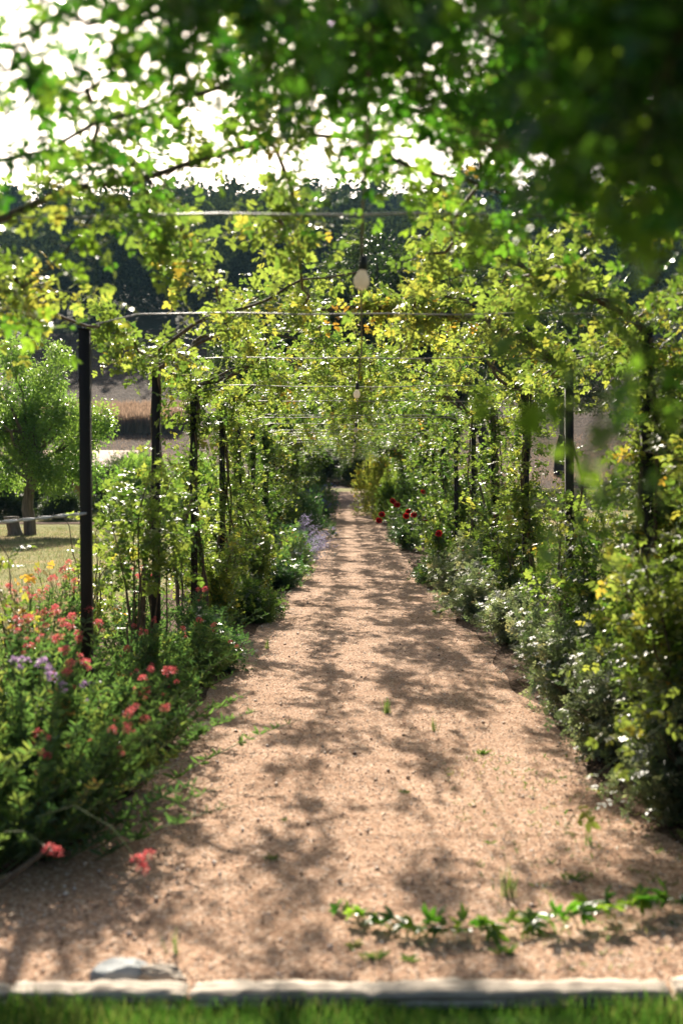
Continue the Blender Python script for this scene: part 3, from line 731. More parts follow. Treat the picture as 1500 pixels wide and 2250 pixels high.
# bare-stemmed sprawling rose bushes between left posts
def rose_bush(origin, label, h, spread, n, tint, dens=1.0, group=None, single=0, blooms=0, bm=None, size=.115, lean=(0, 0), base=.3):
    root = empty('rose_bush', origin, label, 'rose bush', group); st = SM(); tw = MB(); L = []; tips = []
    for i in range(n):
        a = rng.uniform(0, 6.28); r = spread * rng.uniform(.3, 1.1); hh = h * rng.uniform(.65, 1.05)
        e = np.array([math.cos(a) * r + lean[0], math.sin(a) * r + lean[1], hh]); p = wob(bez((rng.normal(0, .05), rng.normal(0, .05), 0), (e[0] * .35, e[1] * .35, hh * 1.05), e, 10), .03, 12)
        tube(st, p, np.linspace(.009, .003, 12), 5); tips.append(p[-1])
        L.append(shoots(p, int(16 * dens), .10, .34, (0, 0, .3), .8, .045, size, tint, tw, t0=base, thick=.03))
    st.build('stem', M['cane'], root, True); tw.build('twigs', M['green_stem'], root, kind='stuff')
    place_leaves(root, cat(*L), ROSE, ROSE_ONE, single, M['rose_leaf'], origin=origin)
    for b in range(blooms):
        o = link(bpy.data.objects.new('rose_blossom', bm), root); o.location = tips[b % len(tips)] + rng.normal(0, .06, 3); o.rotation_euler = tuple(rng.uniform(-.9, .9, 3))
    return root
GB = 'rose bushes in the beds'
rose_bush(hz(-1.45, 8.6), 'sprawling rose bush with bluish leaves between the third and fourth left posts', 1.62, .55, 7, .42, 1.3, GB, single=40, base=.6)
rose_bush(hz(-2.0, 9.6), 'thin-stemmed rose bush seen against the lawn left of the fourth left post', 1.2, .4, 6, .6, .6, GB)
rose_bush(hz(-1.9, 7.4), 'straggly rose bush with a few leafy shoots behind the third left post', 1.25, .35, 5, .62, .6, GB, lean=(-.2, 0))
rose_bush(hz(-1.35, 12.8), 'low rose bush with pale yellow leaf tips between fifth and sixth left posts', .9, .45, 9, .6, 1.6, GB, base=.15)
rose_bush(hz(-1.15, 15.2), 'rounded rose bush beside the path at the sixth left post', .9, .45, 9, .5, 1.6, GB, base=.1)
rose_bush(hz(-1.35, 18.4), 'rose bush beyond the seventh left post with small red blossoms', 1.0, .45, 9, .5, 1.4, GB, blooms=4, bm=CORAL_FL, base=.1)
# right side near wall of roses
rose_bush(hz(1.72, 4.9), 'tall leafy rose bush filling the near right edge', 2.1, .42, 18, .58, 1.7, GB, single=120, base=.05)
rose_bush(hz(1.95, 5.9), 'tall rose bush behind the near right bush with yellow tips', 1.8, .55, 13, .52, 1.7, GB, single=40, base=.05)
rose_bush(hz(2.02, 5.15), 'second tall rose bush at the right edge behind the first', 2.35, .45, 14, .62, 1.7, GB, base=.05)
rose_bush(hz(1.55, 5.75), 'rose bush arching over the near fine-leaved shrub', 1.35, .38, 12, .48, 1.6, GB, base=.15)
rose_bush(hz(1.62, 6.35), 'dense rose bush hiding the foot of the third right post', 1.15, .42, 12, .50, 1.7, GB, base=.05)
rose_bush(hz(2.1, 7.6), 'rose bush behind the third right post against the brown field', 2.15, .6, 15, .55, 1.7, GB, base=.05)
rose_bush(hz(2.35, 6.5), 'very tall rose bush at the right edge behind the third right post', 2.35, .6, 16, .5, 1.7, GB, base=.1)
rose_bush(hz(1.98, 7.25), 'tall arching rose bush tied up beside the third right post', 2.45, .5, 14, .6, 1.7, GB, base=.25)
rose_bush(hz(2.35, 8.3), 'loose tall rose bush between the third and fourth right posts by the field', 2.5, .6, 13, .58, 1.6, GB, base=.2)
rose_bush(hz(2.55, 9.2), 'tall rose bush beyond the right row near the fourth right post', 2.1, .6, 13, .5, 1.6, GB, base=.05)
rose_bush(hz(1.75, 8.7), 'rose bush with dark leaves just before the fourth right post', 1.2, .5, 11, .42, 1.6, GB, base=.05)
rose_bush(hz(2.0, 10.9), 'rose bush with coral shoots between the fourth and fifth right posts', 1.5, .5, 10, .62, 1.5, GB, base=.05)
rose_bush(hz(1.75, 13.4), 'rose bush beside the sixth right post', 1.3, .5, 10, .5, 1.5, GB, base=.05, blooms=1, bm=DARK_ROSE)
rb = rose_bush(hz(1.35, 17.4), 'rose bush leaning over the path with large deep red blossoms', 1.15, .40, 9, .42, 1.2, GB, base=.05, lean=(-.25, 0))
for q in [(.60, 17.0, 1.32), (.66, 17.05, 1.27), (.45, 16.9, 1.14), (.41, 16.9, 1.06), (.82, 17.0, 1.18), (.90, 17.1, 1.13), (.78, 16.9, 1.12), (1.2, 16.6, .9)]:
    c_ = MB(); tube(c_, bez((0, 0, .5), ((q[0] - 1.35) * .4, -.1, q[2] - .1), (q[0] - 1.35, q[1] - 17.4, q[2] - Hs(1.35, 17.4) - .01), 6), .004, 4); c_.build('stem', M['green_stem'], rb)
    o = link(bpy.data.objects.new('rose_blossom', RED_ROSE), rb); o.location = (q[0] - 1.35, q[1] - 17.4, q[2] - Hs(1.35, 17.4)); o.rotation_euler = (R(rng.uniform(40, 80)), 0, rng.uniform(-.5, .5)); o.scale = (.9,) * 3
rose_bush(hz(1.6, 19.8), 'leafy rose bush just beyond the deep red blossoms', 1.2, .5, 9, .42, 1.4, GB, base=.05, blooms=3, bm=RED_ROSE)
rose_bush(hz(1.7, 22.5), 'rose bush with red blossoms behind the leaning one', 1.3, .5, 9, .42, 1.5, GB, base=.05, blooms=3, bm=RED_ROSE)

# right bed fine grey-green shrubs
G1 = 'fine-leaved grey green shrubs along the right edge of the path'
fine = [((1.58, 5.6), .42, .62, 3200, 'near fine-leaved shrub with tiny scarlet flowers at the right path edge', [SCARLET, WHITE_FL], 9),
        ((1.52, 6.9), .42, .66, 3200, 'fine-leaved shrub with white specks under the third right post', [WHITE_FL, CORAL_FL], 12),
        ((1.50, 8.2), .42, .66, 3000, 'fine-leaved shrub with pinkish flowers between third and fourth right posts', [CORAL_FL, WHITE_FL], 12),
        ((1.62, 9.6), .45, .80, 3000, 'fine-leaved shrub carrying a pale cream cluster at the fourth right post', [WHITE_BIG, CORAL_FL], 5),
        ((1.58, 11.6), .45, .55, 2600, 'fine-leaved grey green mound before the fifth right post', [CORAL_FL], 10),
        ((1.42, 13.6), .50, .62, 2600, 'soft grey green mound spilling on the gravel at the sixth right post', [CORAL_FL, WHITE_FL], 14),
        ((1.38, 15.6), .45, .75, 2400, 'airy grey green shrub beyond the sixth right post with orange flecks', [SCARLET], 12)]
for (x, y), rx, h, n, lab, sp, sn in fine: shrub('fine_leaved_shrub', hz(x, y), lab, 'shrub', rx, h, n, .060, TINY, 'grey_leaf', .5, G1, 24, sp, sn, airy=True)
G2 = 'small green shrubs along the edges of the path'
mounds = [((-1.12, 10.0), .34, .42, 1800, 'valerian_leaf', .3, 'dark green mound at the left path edge beyond the fourth left post'),
          ((-1.05, 13.4), .40, .42, 2000, 'rose_leaf', .25, 'feathery green mound at the left path edge before the sixth left post'),
          ((-.93, 17.2), .38, .50, 1800, 'valerian_leaf', .25, 'rounded dark green shrub at the left path edge by the seventh left post'),
          ((1.22, 18.0), .40, .35, 1500, 'valerian_leaf', .3, 'low trailing shrub at the right path edge by the seventh right post'),
          ((1.75, 4.65), .45, .42, 2600, 'valerian_leaf', .3, 'dark green low shrub in the near right corner'),
          ((1.25, 26.0), .45, .9, 1600, 'valerian_leaf', .2, 'deep green shrub right of the path past the red roses'),
          ((-1.0, 21.0), .45, .7, 1600, 'valerian_leaf', .2, 'green shrub left of the path before the grey sage')]
for (x, y), rx, h, n, mt, ti, lab in mounds: shrub('green_shrub', hz(x, y), lab, 'shrub', rx, h, n, .07, TINY, mt, ti, G2, 20, airy=True)
# red flowers along the left edge at mid distance
shrub('flowering_shrub', hz(-.92, 18.6), 'shrub dotted with small coral flowers left of the path', 'shrub', .40, .6, 1500, .06, TINY, 'valerian_leaf', .55, None, 16, [CORAL_FL, SCARLET], 26, spotname='flower')
# russian sage: pale lilac spikes leaning over the path
def sage(origin, label, lean, n=46, h=.8, mat='lavender_petal'):
    root = empty('sage_plant', origin, label, 'flowering plant', 'lilac sage plants left of the path'); st = MB(); sp = []
    for i in range(n):
        a = rng.normal(0, .5); L_ = h * rng.uniform(.6, 1.1); e = np.array([lean * L_ + rng.normal(0, .12), rng.normal(0, .35), L_ * rng.uniform(.35, .8)])
        p = bez((0, e[1] * .4, 0), (e[0] * .3, e[1] * .7, e[2] * .8), e, 8); tube(st, p, np.linspace(.004, .0015, 8), 3)
        k = 60; t = rng.uniform(.35, 1, k); P = np.stack([np.interp(t, np.linspace(0, 1, 8), p[:, q]) for q in range(3)], -1) + rng.normal(0, .012, (k, 3))
        sp.append((P, norm(rng.normal(0, 1, (k, 3)) + np.array([0, 0, .4])), norm(rng.normal(0, 1, (k, 3))), rng.uniform(.015, .035, k), rng.random(k)))
    st.build('stems', M['sage_leaf'], root, kind='stuff'); mb = MB(); expand(mb, cat(*sp), DIA); mb.build('flower_spikes', M[mat], root, kind='stuff')
    k = 900; P = np.abs(rng.normal(0, 1, (k, 3))) * np.array([.0, 0, .2]) + rng.normal(0, .22, (k, 3)) * np.array([1, 1, 0]) + np.array([.1 * lean, 0, .02])
    mb = MB(); expand(mb, (P, norm(rng.normal(0, .5, (k, 3)) + np.array([0, 0, 1])), norm(rng.normal(0, 1, (k, 3))), rng.uniform(.03, .06, k), rng.random(k)), TINY); mb.build('leaves', M['sage_leaf'], root, kind='stuff')
sage(hz(-.95, 22.5), 'silver lilac sage leaning out over the path, nearest of three', .75)
sage(hz(-1.05, 20.3), 'low lilac sage sprawling on the gravel in front of the silver one', .8, 50, .65)
sage(hz(-1.15, 25.2), 'upright lilac sage standing behind the silver one', .35, 40, 1.0)
sh = shrub('daisy_bush', hz(-1.0, 30.5), 'dark bush sprinkled with small white daisies left of the path', 'shrub', .60, .95, 1800, .08, TINY, 'valerian_leaf', .2, None, 20, [WHITE_FL], 60)
shrub('agapanthus_plant', hz(-1.05, 41.0), 'plant with round violet blue flower heads beyond the daisy bush', 'flowering plant', .8, 1.1, 1500, .10, TINY, 'valerian_leaf', .4, None, 20, [BLUE_H], 60, spotname='flower_head')
shrub('golden_shrub', hz(1.05, 46.0), 'bright yellow green shrub at the right of the far path end', 'shrub', .85, 2.3, 3800, .12, TINY, 'rose_leaf', .72, None, 20, tint_sd=.06)
shrub('golden_shrub', hz(1.45, 40.0), 'green shrub with pale sunlit top in front of the yellow green one', 'shrub', .7, 1.4, 2200, .11, TINY, 'rose_leaf', .45, None, 20)
# far bed fillers, copies
fill = {'left': [], 'right': []}
fp = shrub('bed_shrub', hz(-1.5, 27.5), 'mid green bed shrub before the daisy bush', 'shrub', .5, .95, 1500, .09, TINY, 'tree_leaf', .6, 'mid green shrubs filling the far beds', 14)
for i, (x, y, s) in enumerate([(-1.6, 34, 1.0), (-1.7, 38, 1.1), (-1.6, 46, 1.1), (-1.5, 52, 1.2), (-1.4, 58, 1.2), (1.6, 29.5, 1.1), (1.65, 33, 1.1), (1.75, 36.5, 1.2), (1.9, 51, 1.2), (1.7, 57, 1.2), (1.9, 25, 1.2), (-1.75, 23.5, 1.1), (-1.8, 19.5, 1.0), (-1.8, 16.6, .9), (1.95, 16.6, 1.0), (2.0, 20.8, 1.1)]):
    copy_tree(fp, hz(x, y), rz=i * 1.3, sc_=(s, s, s * rng.uniform(.9, 1.3)), label=f'mid green bed shrub, {ORD[i % 16]} {"left" if x < 0 else "right"} of the path, {["low", "rounded", "bushy", "broad", "leafy"][i % 5]} and {["shaded", "dappled"][i % 2]}')

# ------------------------------------------------------------ near vines overhead (out of focus)
def vine(label, strands, origin=(0, 0, 0), single=250, mat='vine_leaf', tm=ROSE, ones=ROSE_DARK, group='vines hanging over the near end of the pergola', name='hanging_vine'):
    root = empty(name, origin, label, 'vine', group); st = SM(); tw = MB(); L = []
    o = np.array(origin)
    for pts, rad, n, lmin, lmax, bias, grav, size, tint in strands:
        p = wob(np.array(pts, float) - o, .04, 14); tube(st, p, np.linspace(rad, rad * .5, 14), 6)
        L.append(shoots(p, n, lmin, lmax, bias, grav, .055, size, tint, tw, thick=.05, tint_sd=.2))
    st.build('stem', M['cane'], root, True); tw.build('twigs', M['green_stem'], root, kind='stuff')
    place_leaves(root, cat(*L), tm, ones, single, M[mat], origin=origin)
    return root
DN = (0, 0, -.5)
vine('dense dark vine mass over the near right of the roof', [
    ([(1.2, 1.55, 2.22), (.75, 1.6, 2.32), (.3, 1.6, 2.35), (-.08, 1.65, 2.33)], .014, 110, .12, .42, DN, .6, .115, .3),
    ([(1.3, 2.8, 2.5), (.8, 2.9, 2.66), (.5, 3.0, 2.72)], .016, 80, .15, .50, DN, .6, .14, .35),
    ([(1.5, 3.6, 2.45), (.9, 3.6, 2.6), (.45, 3.5, 2.7)], .016, 70, .15, .45, DN, .6, .13, .35),
    ([(.62, 1.6, 2.32), (.6, 2.2, 2.40), (.62, 3.0, 2.5)], .012, 110, .12, .42, DN, .6, .115, .35),
    ([(.55, 2.0, 2.6), (.6, 2.4, 2.62), (.62, 2.8, 2.66)], .014, 40, .15, .45, DN, .6, .14, .35)],
    origin=(1.65, 2.1, 0.0), single=280)
vine('broad dark vine spray across the top middle with small sky holes', [
    ([(-.35, 2.7, 2.68), (.0, 2.7, 2.66), (.5, 2.7, 2.66)], .010, 75, .12, .36, DN, .6, .12, .3),
    ([(-.25, 3.3, 2.74), (.2, 3.3, 2.70), (.7, 3.3, 2.68)], .010, 75, .12, .40, DN, .6, .12, .35),
    ([(-.1, 3.9, 2.74), (.35, 3.9, 2.66), (.9, 3.9, 2.58)], .010, 70, .15, .42, DN, .6, .11, .45),
    ([(.15, 4.4, 2.66), (.6, 4.4, 2.52), (1.1, 4.4, 2.44)], .008, 50, .12, .36, DN, .6, .105, .6)],
    origin=(.2, 3.3, 2.6), single=240)
vine('dark leafy vine curtain hanging down at the upper right', [
    ([(.46, 1.6, 2.34), (.45, 1.6, 2.12), (.42, 1.65, 1.90)], .007, 80, .08, .26, DN, .6, .10, .28),
    ([(.82, 2.3, 2.62), (.80, 2.35, 2.3), (.74, 2.35, 2.0)], .010, 52, .12, .38, DN, .6, .13, .3),
    ([(.34, 1.7, 2.34), (.35, 1.75, 2.15), (.33, 1.75, 2.05)], .007, 34, .08, .22, DN, .6, .13, .35),
    ([(1.05, 2.6, 2.6), (1.0, 2.6, 2.3), (1.0, 2.6, 2.1)], .010, 40, .12, .35, DN, .6, .13, .3)],
    origin=(.46, 1.6, 1.9), single=230)
vine('bright green out of focus shoot dangling at the right', [
    ([(.36, 1.62, 2.3), (.345, 1.62, 1.95), (.34, 1.62, 1.72), (.352, 1.62, 1.48)], .003, 60, .04, .13, (0, 0, -.2), .5, .085, 1.0)],
    origin=(.35, 1.62, 1.5), single=60)
vine('second bright blurred shoot hanging closer to the right edge', [
    ([(.47, 1.9, 2.3), (.47, 1.9, 1.95), (.455, 1.9, 1.62), (.46, 1.9, 1.38)], .003, 50, .05, .15, (0, 0, -.2), .5, .085, .9)],
    origin=(.46, 1.9, 1.4), single=60)
vine('vine strands along the top edge against the white sky', [
    ([(.1, 2.5, 2.66), (-.15, 2.5, 2.64), (-.35, 2.55, 2.60)], .010, 40, .12, .34, DN, .6, .12, .4),
    ([(.3, 3.1, 2.72), (.0, 3.2, 2.72), (-.25, 3.3, 2.66)], .010, 40, .12, .34, DN, .6, .12, .45),
    ([(.0, 2.2, 2.45), (-.25, 2.2, 2.44), (-.5, 2.25, 2.38)], .008, 60, .10, .26, DN, .6, .10, .3),
    ([(-.3, 2.8, 2.62), (-.6, 2.85, 2.56), (-.85, 2.9, 2.46)], .008, 42, .10, .28, DN, .6, .105, .35),
    ([(-.5, 3.3, 2.75), (-.75, 3.3, 2.6), (-.95, 3.35, 2.42)], .008, 14, .12, .30, DN, .6, .11, .5),
    ([(-.2, 3.9, 2.85), (-.6, 4.0, 2.78), (-1.0, 4.1, 2.62), (-1.4, 4.3, 2.4)], .010, 14, .12, .36, DN, .6, .11, .5)],
    origin=(-.1, 3.0, 2.5), single=240)
vine('loose vine garland drooping at the left with sunlit yellow leaves', [
    ([(-1.45, 4.4, 2.45), (-1.2, 4.3, 2.2), (-1.05, 4.3, 2.28), (-.85, 4.3, 2.5)], .006, 18, .12, .34, (0, 0, -.2), .6, .11, .85),
    ([(-.9, 4.5, 2.72), (-.7, 4.6, 2.62), (-.45, 4.7, 2.72)], .006, 10, .12, .30, (0, 0, -.3), .6, .11, .6)],
    origin=(-1.2, 4.4, 2.2), single=140)
# long arching cane seen against the sky
def arch_cane(label, pts, r, n, tint=.6):
    root = empty('rose_cane', pts[0], label, 'cane', 'long woody canes over the roof'); st = MB(); tw = MB(); o = np.array(pts[0])
    p = wob(np.array(pts) - o, .03, 20); tube(st, p, np.linspace(r, r * .4, 20), 6); st.build('stem', M['cane'], root, True)
    a = shoots(p, n, .1, .30, (0, 0, .1), .8, .040, .12, tint, tw, clump=8); tw.build('twigs', M['green_stem'], root, kind='stuff')
    place_leaves(root, a, ROSE, ROSE_ONE, 30, M['rose_leaf'], origin=pts[0])
arch_cane('long brown cane curving from the left edge up to the roof ridge', [(-1.45, 4.65, 2.42), (-1.05, 4.65, 2.62), (-.6, 4.65, 2.74), (-.2, 4.75, 2.82), (.3, 4.8, 2.84)], .015, 34)
arch_cane('thick dark cane arching from the fourth right post to the ridge', [(1.68, 9.6, 2.42), (1.2, 9.6, 2.72), (.6, 9.6, 2.88), (.0, 9.6, 2.92), (-.5, 9.7, 2.86)], .028, 85, .72)
arch_cane('grey cane crossing the roof beyond the second wire at the left', [(-1.3, 8.6, 2.45), (-.8, 8.4, 2.7), (-.3, 8.2, 2.88), (.1, 8.1, 2.9)], .014, 22)

# ------------------------------------------------------------ foreground: timber edging, rock, runner, weeds, grass
def timber(label, x0, x1, y0, y1, z0, z1, seed=0, rz=0):
    root = empty('edging_timber', ((x0 + x1) / 2, (y0 + y1) / 2, z0), label, 'timber', 'weathered timbers edging the gravel', rz=rz)
    nx = max(10, int((x1 - x0) / .03)); t = np.linspace(-(x1 - x0) / 2, (x1 - x0) / 2, nx); w = (y1 - y0) / 2; h = z1 - z0
    prof = [(-w, 0), (-w, h * .40), (-w * .90, h * .46), (-w, h * .54), (-w * .97, h * .8), (-w * .9, h * .97), (-w * .2, h), (w * .4, h * .98), (w * .85, h * .95), (w, h * .6), (w, 0)]
    V = []; r = np.random.default_rng(seed); low = np.interp(t, np.linspace(t[0], t[-1], 9), r.normal(0, .0028, 9))
    for i, x in enumerate(t):
        e = min(i, nx - 1 - i); sh = .90 if e == 0 else (.97 if e == 1 else 1)
        for (a, b) in prof: V.append((x + r.normal(0, .003) * (e == 0), a * sh + r.normal(0, .0018), max(-.02, b * sh + (low[i] + r.normal(0, .0022)) * (b > 0))))
    m = len(prof); F = [(i * m + j, (i + 1) * m + j, (i + 1) * m + j + 1, i * m + j + 1) for i in range(nx - 1) for j in range(m - 1)]
    mb = MB(); mb.add(V, F); n0 = mb.n
    mb.F.append(np.array([list(range(m))])); mb.F.append(np.array([list(range((nx - 1) * m, nx * m))[::-1]]))
    mb.build('beam', M['timber'], root)
    ck = MB()
    for q in range(7):
        xx = r.uniform(t[0] * .9, t[-1] * .9); L_ = r.uniform(.08, .3); yy = r.uniform(-w * .7, w * .6)
        ck.add([(xx, yy, h + .0022), (xx + L_ / 2, yy + .003, h + .0026), (xx + L_, yy, h + .0022), (xx + L_ / 2, yy - .003, h + .0026)], [(0, 1, 2, 3)])
    return root
timber('long pale weathered timber across the middle and right of the path edge', -.455, .93, 3.60, 3.71, 0, .046, 1, R(.6))
timber('weathered timber at left with a split along its front', -.98, -.47, 3.60, 3.70, .022, .046, 2, R(-.4))
timber('lower split timber under the left one', -1.0, -.475, 3.585, 3.69, -.01, .016, 3)
timber('timber running out of frame at the far left', -1.9, -.99, 3.61, 3.70, 0, .044, 4, R(.8))
timber('grey end timber starting at the right edge', .96, 1.9, 3.61, 3.73, 0, .052, 5, R(-1))
def rock(name, origin, label, sx, sy, sz, seed, mat='stone'):
    import bmesh
    bm = bmesh.new(); bmesh.ops.create_icosphere(bm, subdivisions=3, radius=1); r = np.random.default_rng(seed)
    pl = [norm(r.normal(0, 1, 3)) for _ in range(12)]
    for v in bm.verts:
        c = np.array(v.co)
        for p in pl:
            d = c @ p
            if d > .72: c = c - p * (d - .72)
        v.co = Vector(c * np.array([sx, sy, sz]) + r.normal(0, .002, 3))
    me = bpy.data.meshes.new(name); bm.to_mesh(me); bm.free(); me.materials.append(M[mat])
    o = bpy.data.objects.new(name, me); col.objects.link(o); o.location = origin; return tag(o, label, 'rock')
rock('rock', (-.68, 3.80, .02), 'blue grey flat rock lying behind the left timber', .11, .07, .055, 4)
rock('rock', (-.58, 3.79, .02), 'pale rounded rock beside the blue grey rock', .10, .055, .04, 8, 'timber')

# runner of creeper across the gravel
def runner():
    pts = [(-.05, 4.35, .03), (.15, 4.18, .04), (.42, 4.14, .03), (.70, 4.18, .04), (1.0, 4.30, .05), (1.35, 4.40, .06), (1.7, 4.5, .08)]
    root = empty('creeper_runner', pts[0], 'leafy creeper runner trailing across the gravel from the right', 'creeper'); o = np.array(pts[0])
    p = wob(np.array(pts) - o, .02, 24); p[:, 2] = np.maximum(p[:, 2], 0); st = MB(); tube(st, p, .0028, 5); st.build('stem', M['green_stem'], root, True)
    n = 120; t = np.linspace(0.0, 1, n) ** .9; L = np.linspace(0, 1, 24); P = np.stack([np.interp(t, L, p[:, k]) for k in range(3)], -1)
    D = norm(rng.normal(0, 1, (n, 3)) * np.array([1, .8, .25]) + np.array([0, 0, .45])); N = norm(rng.normal(0, .5, (n, 3)) + np.array([0, 0, 1.]))
    place_leaves(root, (P, D, N, rng.uniform(.045, .10, n), np.clip(rng.normal(.65, .22, n), 0, 1)), PALM, PALM_ONE, 120, M['vine_leaf'], origin=pts[0])
runner()
def shootlet(label, origin, pts, n, size, tint):
    root = empty('hanging_shoot', origin, label, 'shoot', 'leafy shoots dangling from the right bed'); st = MB(); p = np.array(pts, float); tube(st, p, .002, 4); st.build('stem', M['green_stem'], root)
    t = np.linspace(.25, 1, n); L = np.linspace(0, 1, len(p)); P = np.stack([np.interp(t, L, p[:, k]) for k in range(3)], -1)
    D = norm(rng.normal(0, .8, (n, 3)) + np.array([0, -.1, -.6])); N = norm(rng.normal(0, .5, (n, 3)) + np.array([0, -.3, .8]))
    place_leaves(root, (P, D, N, size * rng.uniform(.7, 1.2, n), np.clip(rng.normal(tint, .1, n), 0, 1)), ROSE, ROSE_ONE, n, M['rose_leaf'])
shootlet('light green shoot dangling over the gravel near the right bed', (1.5, 5.1, .62), [(0, 0, 0), (-.25, -.15, -.05), (-.55, -.3, -.22), (-.68, -.35, -.42)], 10, .10, .68)
shootlet('second light green shoot above the near right gravel', (1.55, 5.2, .7), [(0, 0, 0), (-.25, -.1, -.02), (-.5, -.2, -.12), (-.58, -.25, -.25)], 8, .09, .66)

def weed(label, x, y, n, L_, mat='grass_blade', tint=.6, spread=.6, tm=BLADE, w=1.0):
    k = n; a = rng.uniform(0, 6.28, k); D = norm(np.stack([np.cos(a) * spread, np.sin(a) * spread, np.ones(k)], -1) + rng.normal(0, .1, (k, 3))); N = norm(np.stack([-np.cos(a), -np.sin(a), np.full(k, .4)], -1))
    mb = MB(); expand(mb, (rng.normal(0, .012, (k, 3)) * np.array([1, 1, 0]), D, N, L_ * rng.uniform(.6, 1.2, k), np.clip(rng.normal(tint, .15, k), 0, 1)), tm)
    me = mb.mesh('weed_tuft', M[mat]); o = bpy.data.objects.new('weed_tuft', me); col.objects.link(o); o.location = (x, y, Hs(x, y) + .012); o['kind'] = 'thing'
    return tag(o, label, 'weed', 'small weeds sprouting through the gravel')
for (x, y, n, L_, tm, lab) in [(-.545, 4.0, 9, .075, BLADE, 'upright grass tuft sprouting behind the two rocks'), (.02, 4.05, 7, .04, VAL, 'small weed near the near end of the creeper runner'),
                               (.08, 3.95, 6, .045, VAL, 'small weed by the long timber'), (.19, 3.93, 6, .04, VAL, 'yellow green weed touching the long timber'), (.50, 4.0, 9, .05, VAL, 'weed sprig below the runner'),
                               (.58, 4.55, 26, .10, BLADE, 'grassy tuft just above the creeper runner'), (.25, 8.2, 20, .09, BLADE, 'feathery pale weed in the middle of the path'), (.52, 7.6, 16, .08, BLADE, 'pale weed tuft near the right bed edge'),
                               (.27, 6.1, 7, .035, VAL, 'flat green weed right of the path centre'), (-.28, 5.6, 6, .03, VAL, 'tiny green weed left of the path centre'), (-.30, 5.0, 10, .04, VAL, 'tiny dark weed in the shaded near gravel'),
                               (.75, 7.0, 14, .045, VAL, 'yellowish weed patch by the right bed'), (.85, 4.75, 9, .05, VAL, 'leafy weed cluster in the near right gravel'), (1.0, 5.2, 12, .07, BLADE, 'grass tuft at the foot of the near right shrubs'),
                               (-.72, 11.2, 16, .10, BLADE, 'grass tuft at the left edge of the path'), (1.0, 14.0, 14, .08, VAL, 'low weed at the right edge by the grey green mounds')]:
    weed(lab, x, y, n, L_, tint=.65, tm=tm)
# scattered seedlings, litter
def litter():
    n = 2600; y = 3.85 + 18 * rng.random(n) ** 1.6; x = e_left(y) + (e_right(y) - e_left(y)) * np.where(rng.random(n) < .5, rng.random(n), rng.beta(.25, .25, n))
    P = np.stack([x, y, H(x, y) + .020], -1); D = norm(rng.normal(0, 1, (n, 3)) * np.array([1, 1, .15])); N = norm(rng.normal(0, .35, (n, 3)) + np.array([0, 0, 1]))
    mb = MB(); expand(mb, (P, D, N, rng.uniform(.008, .026, n), rng.random(n)), DIA); m = bark_mat('litter', (.05, .025, .014), (.22, .12, .06), 20)
    tag(mb.build('leaf_litter', m), 'dry brown leaf crumbs scattered on the gravel', 'leaf litter', kind='stuff')
    n = 700; y = 3.85 + 3.2 * rng.random(n) ** 1.2; x = rng.uniform(.3, 1.6, n); k = x > .5 + .0 * y; x, y = x[k], y[k]; n = len(x)
    mb = MB(); expand(mb, (np.stack([x, y, H(x, y) + .013], -1), norm(rng.normal(0, .7, (n, 3)) + np.array([0, 0, .8])), norm(rng.normal(0, 1, (n, 3)) + np.array([0, 0, .5])), rng.uniform(.012, .035, n), rng.uniform(.3, 1, n)), VAL)
    tag(mb.build('seedlings', M['grass_blade']), 'tiny seedlings coming up in the near right gravel', 'seedlings', kind='stuff')
litter()
def grass(name, label, n, xr, yr, L_, mat, tint, p=1.0, z=.004, tm=BLADE, lean=.45):
    x = rng.uniform(*xr, n); y = yr[0] + (yr[1] - yr[0]) * rng.random(n) ** p; a = rng.uniform(0, 6.28, n)
    D = norm(np.stack([np.cos(a) * lean, np.sin(a) * lean, np.ones(n)], -1) + rng.normal(0, .15, (n, 3))); N = norm(np.stack([-np.cos(a), -np.sin(a), np.full(n, .4)], -1))
    patch = .5 + .5 * np.sin(x * 5.1 + np.sin(y * 7)) * np.sin(y * 6.3 + x * 2)
    mb = MB(); expand(mb, (np.stack([x, y, H(x, y) + z], -1), D, N, L_ * rng.uniform(.5, 1.25, n) * (.6 + .8 * patch), np.clip(tint + .25 * (patch - .5) + rng.normal(0, .25, n), 0, 1)), tm)
    tag(mb.build(name, M[mat]), label, 'grass', kind='stuff')
grass('grass', 'lush green grass blades of the lawn in front of the timbers', 44000, (-1.9, 1.9), (2.85, 3.60), .040, 'grass_blade', .45, .8)
grass('dry_grass', 'short half dry grass of the lawn left of the pergola', 60000, (-16, -2.4), (8, 46), .055, 'dry_blade', .35, 1.0, tm=[(BLADE[0][0] * np.array([1, 3.0, 1]), BLADE[0][1]), (BLADE[2][0] * np.array([1, 3.0, 1]), BLADE[2][1])], lean=.8)
# woody stick at lower left
st = MB(); tube(st, bez((-1.36, 4.35, .03), (-1.24, 4.5, .07), (-1.12, 4.75, .15), 8), np.linspace(.017, .010, 8), 7)
tag(st.build('stick', M['cane'], None, True), 'weathered brown stick lying at the lower left bed edge', 'stick')
# single coral heads over the gravel at lower left
def lone(label, origin, pts, hd):
    root = empty('flower_stem', origin, label, 'flower', 'coral flowers hanging over the near gravel'); s_ = MB(); tube(s_, np.array(pts, float), .0022, 4); s_.build('stem', M['green_stem'], root)
    put_heads(root, hd, CORAL, smin=.8, smax=1.05)
lone('coral flower head bent low over the gravel at lower left', (-1.15, 4.65, .28), [(0, 0, 0), (.15, -.08, .06), (.30, -.15, .0), (.40, -.2, -.10)], [(.40, -.2, -.10), (.44, -.2, -.085), (.42, -.21, -.13)])
lone('deep coral flower head beside the stick', (-1.25, 4.55, .25), [(0, 0, 0), (.1, -.1, .03), (.20, -.15, -.02)], [(.20, -.15, -.02), (.225, -.15, -.03)])

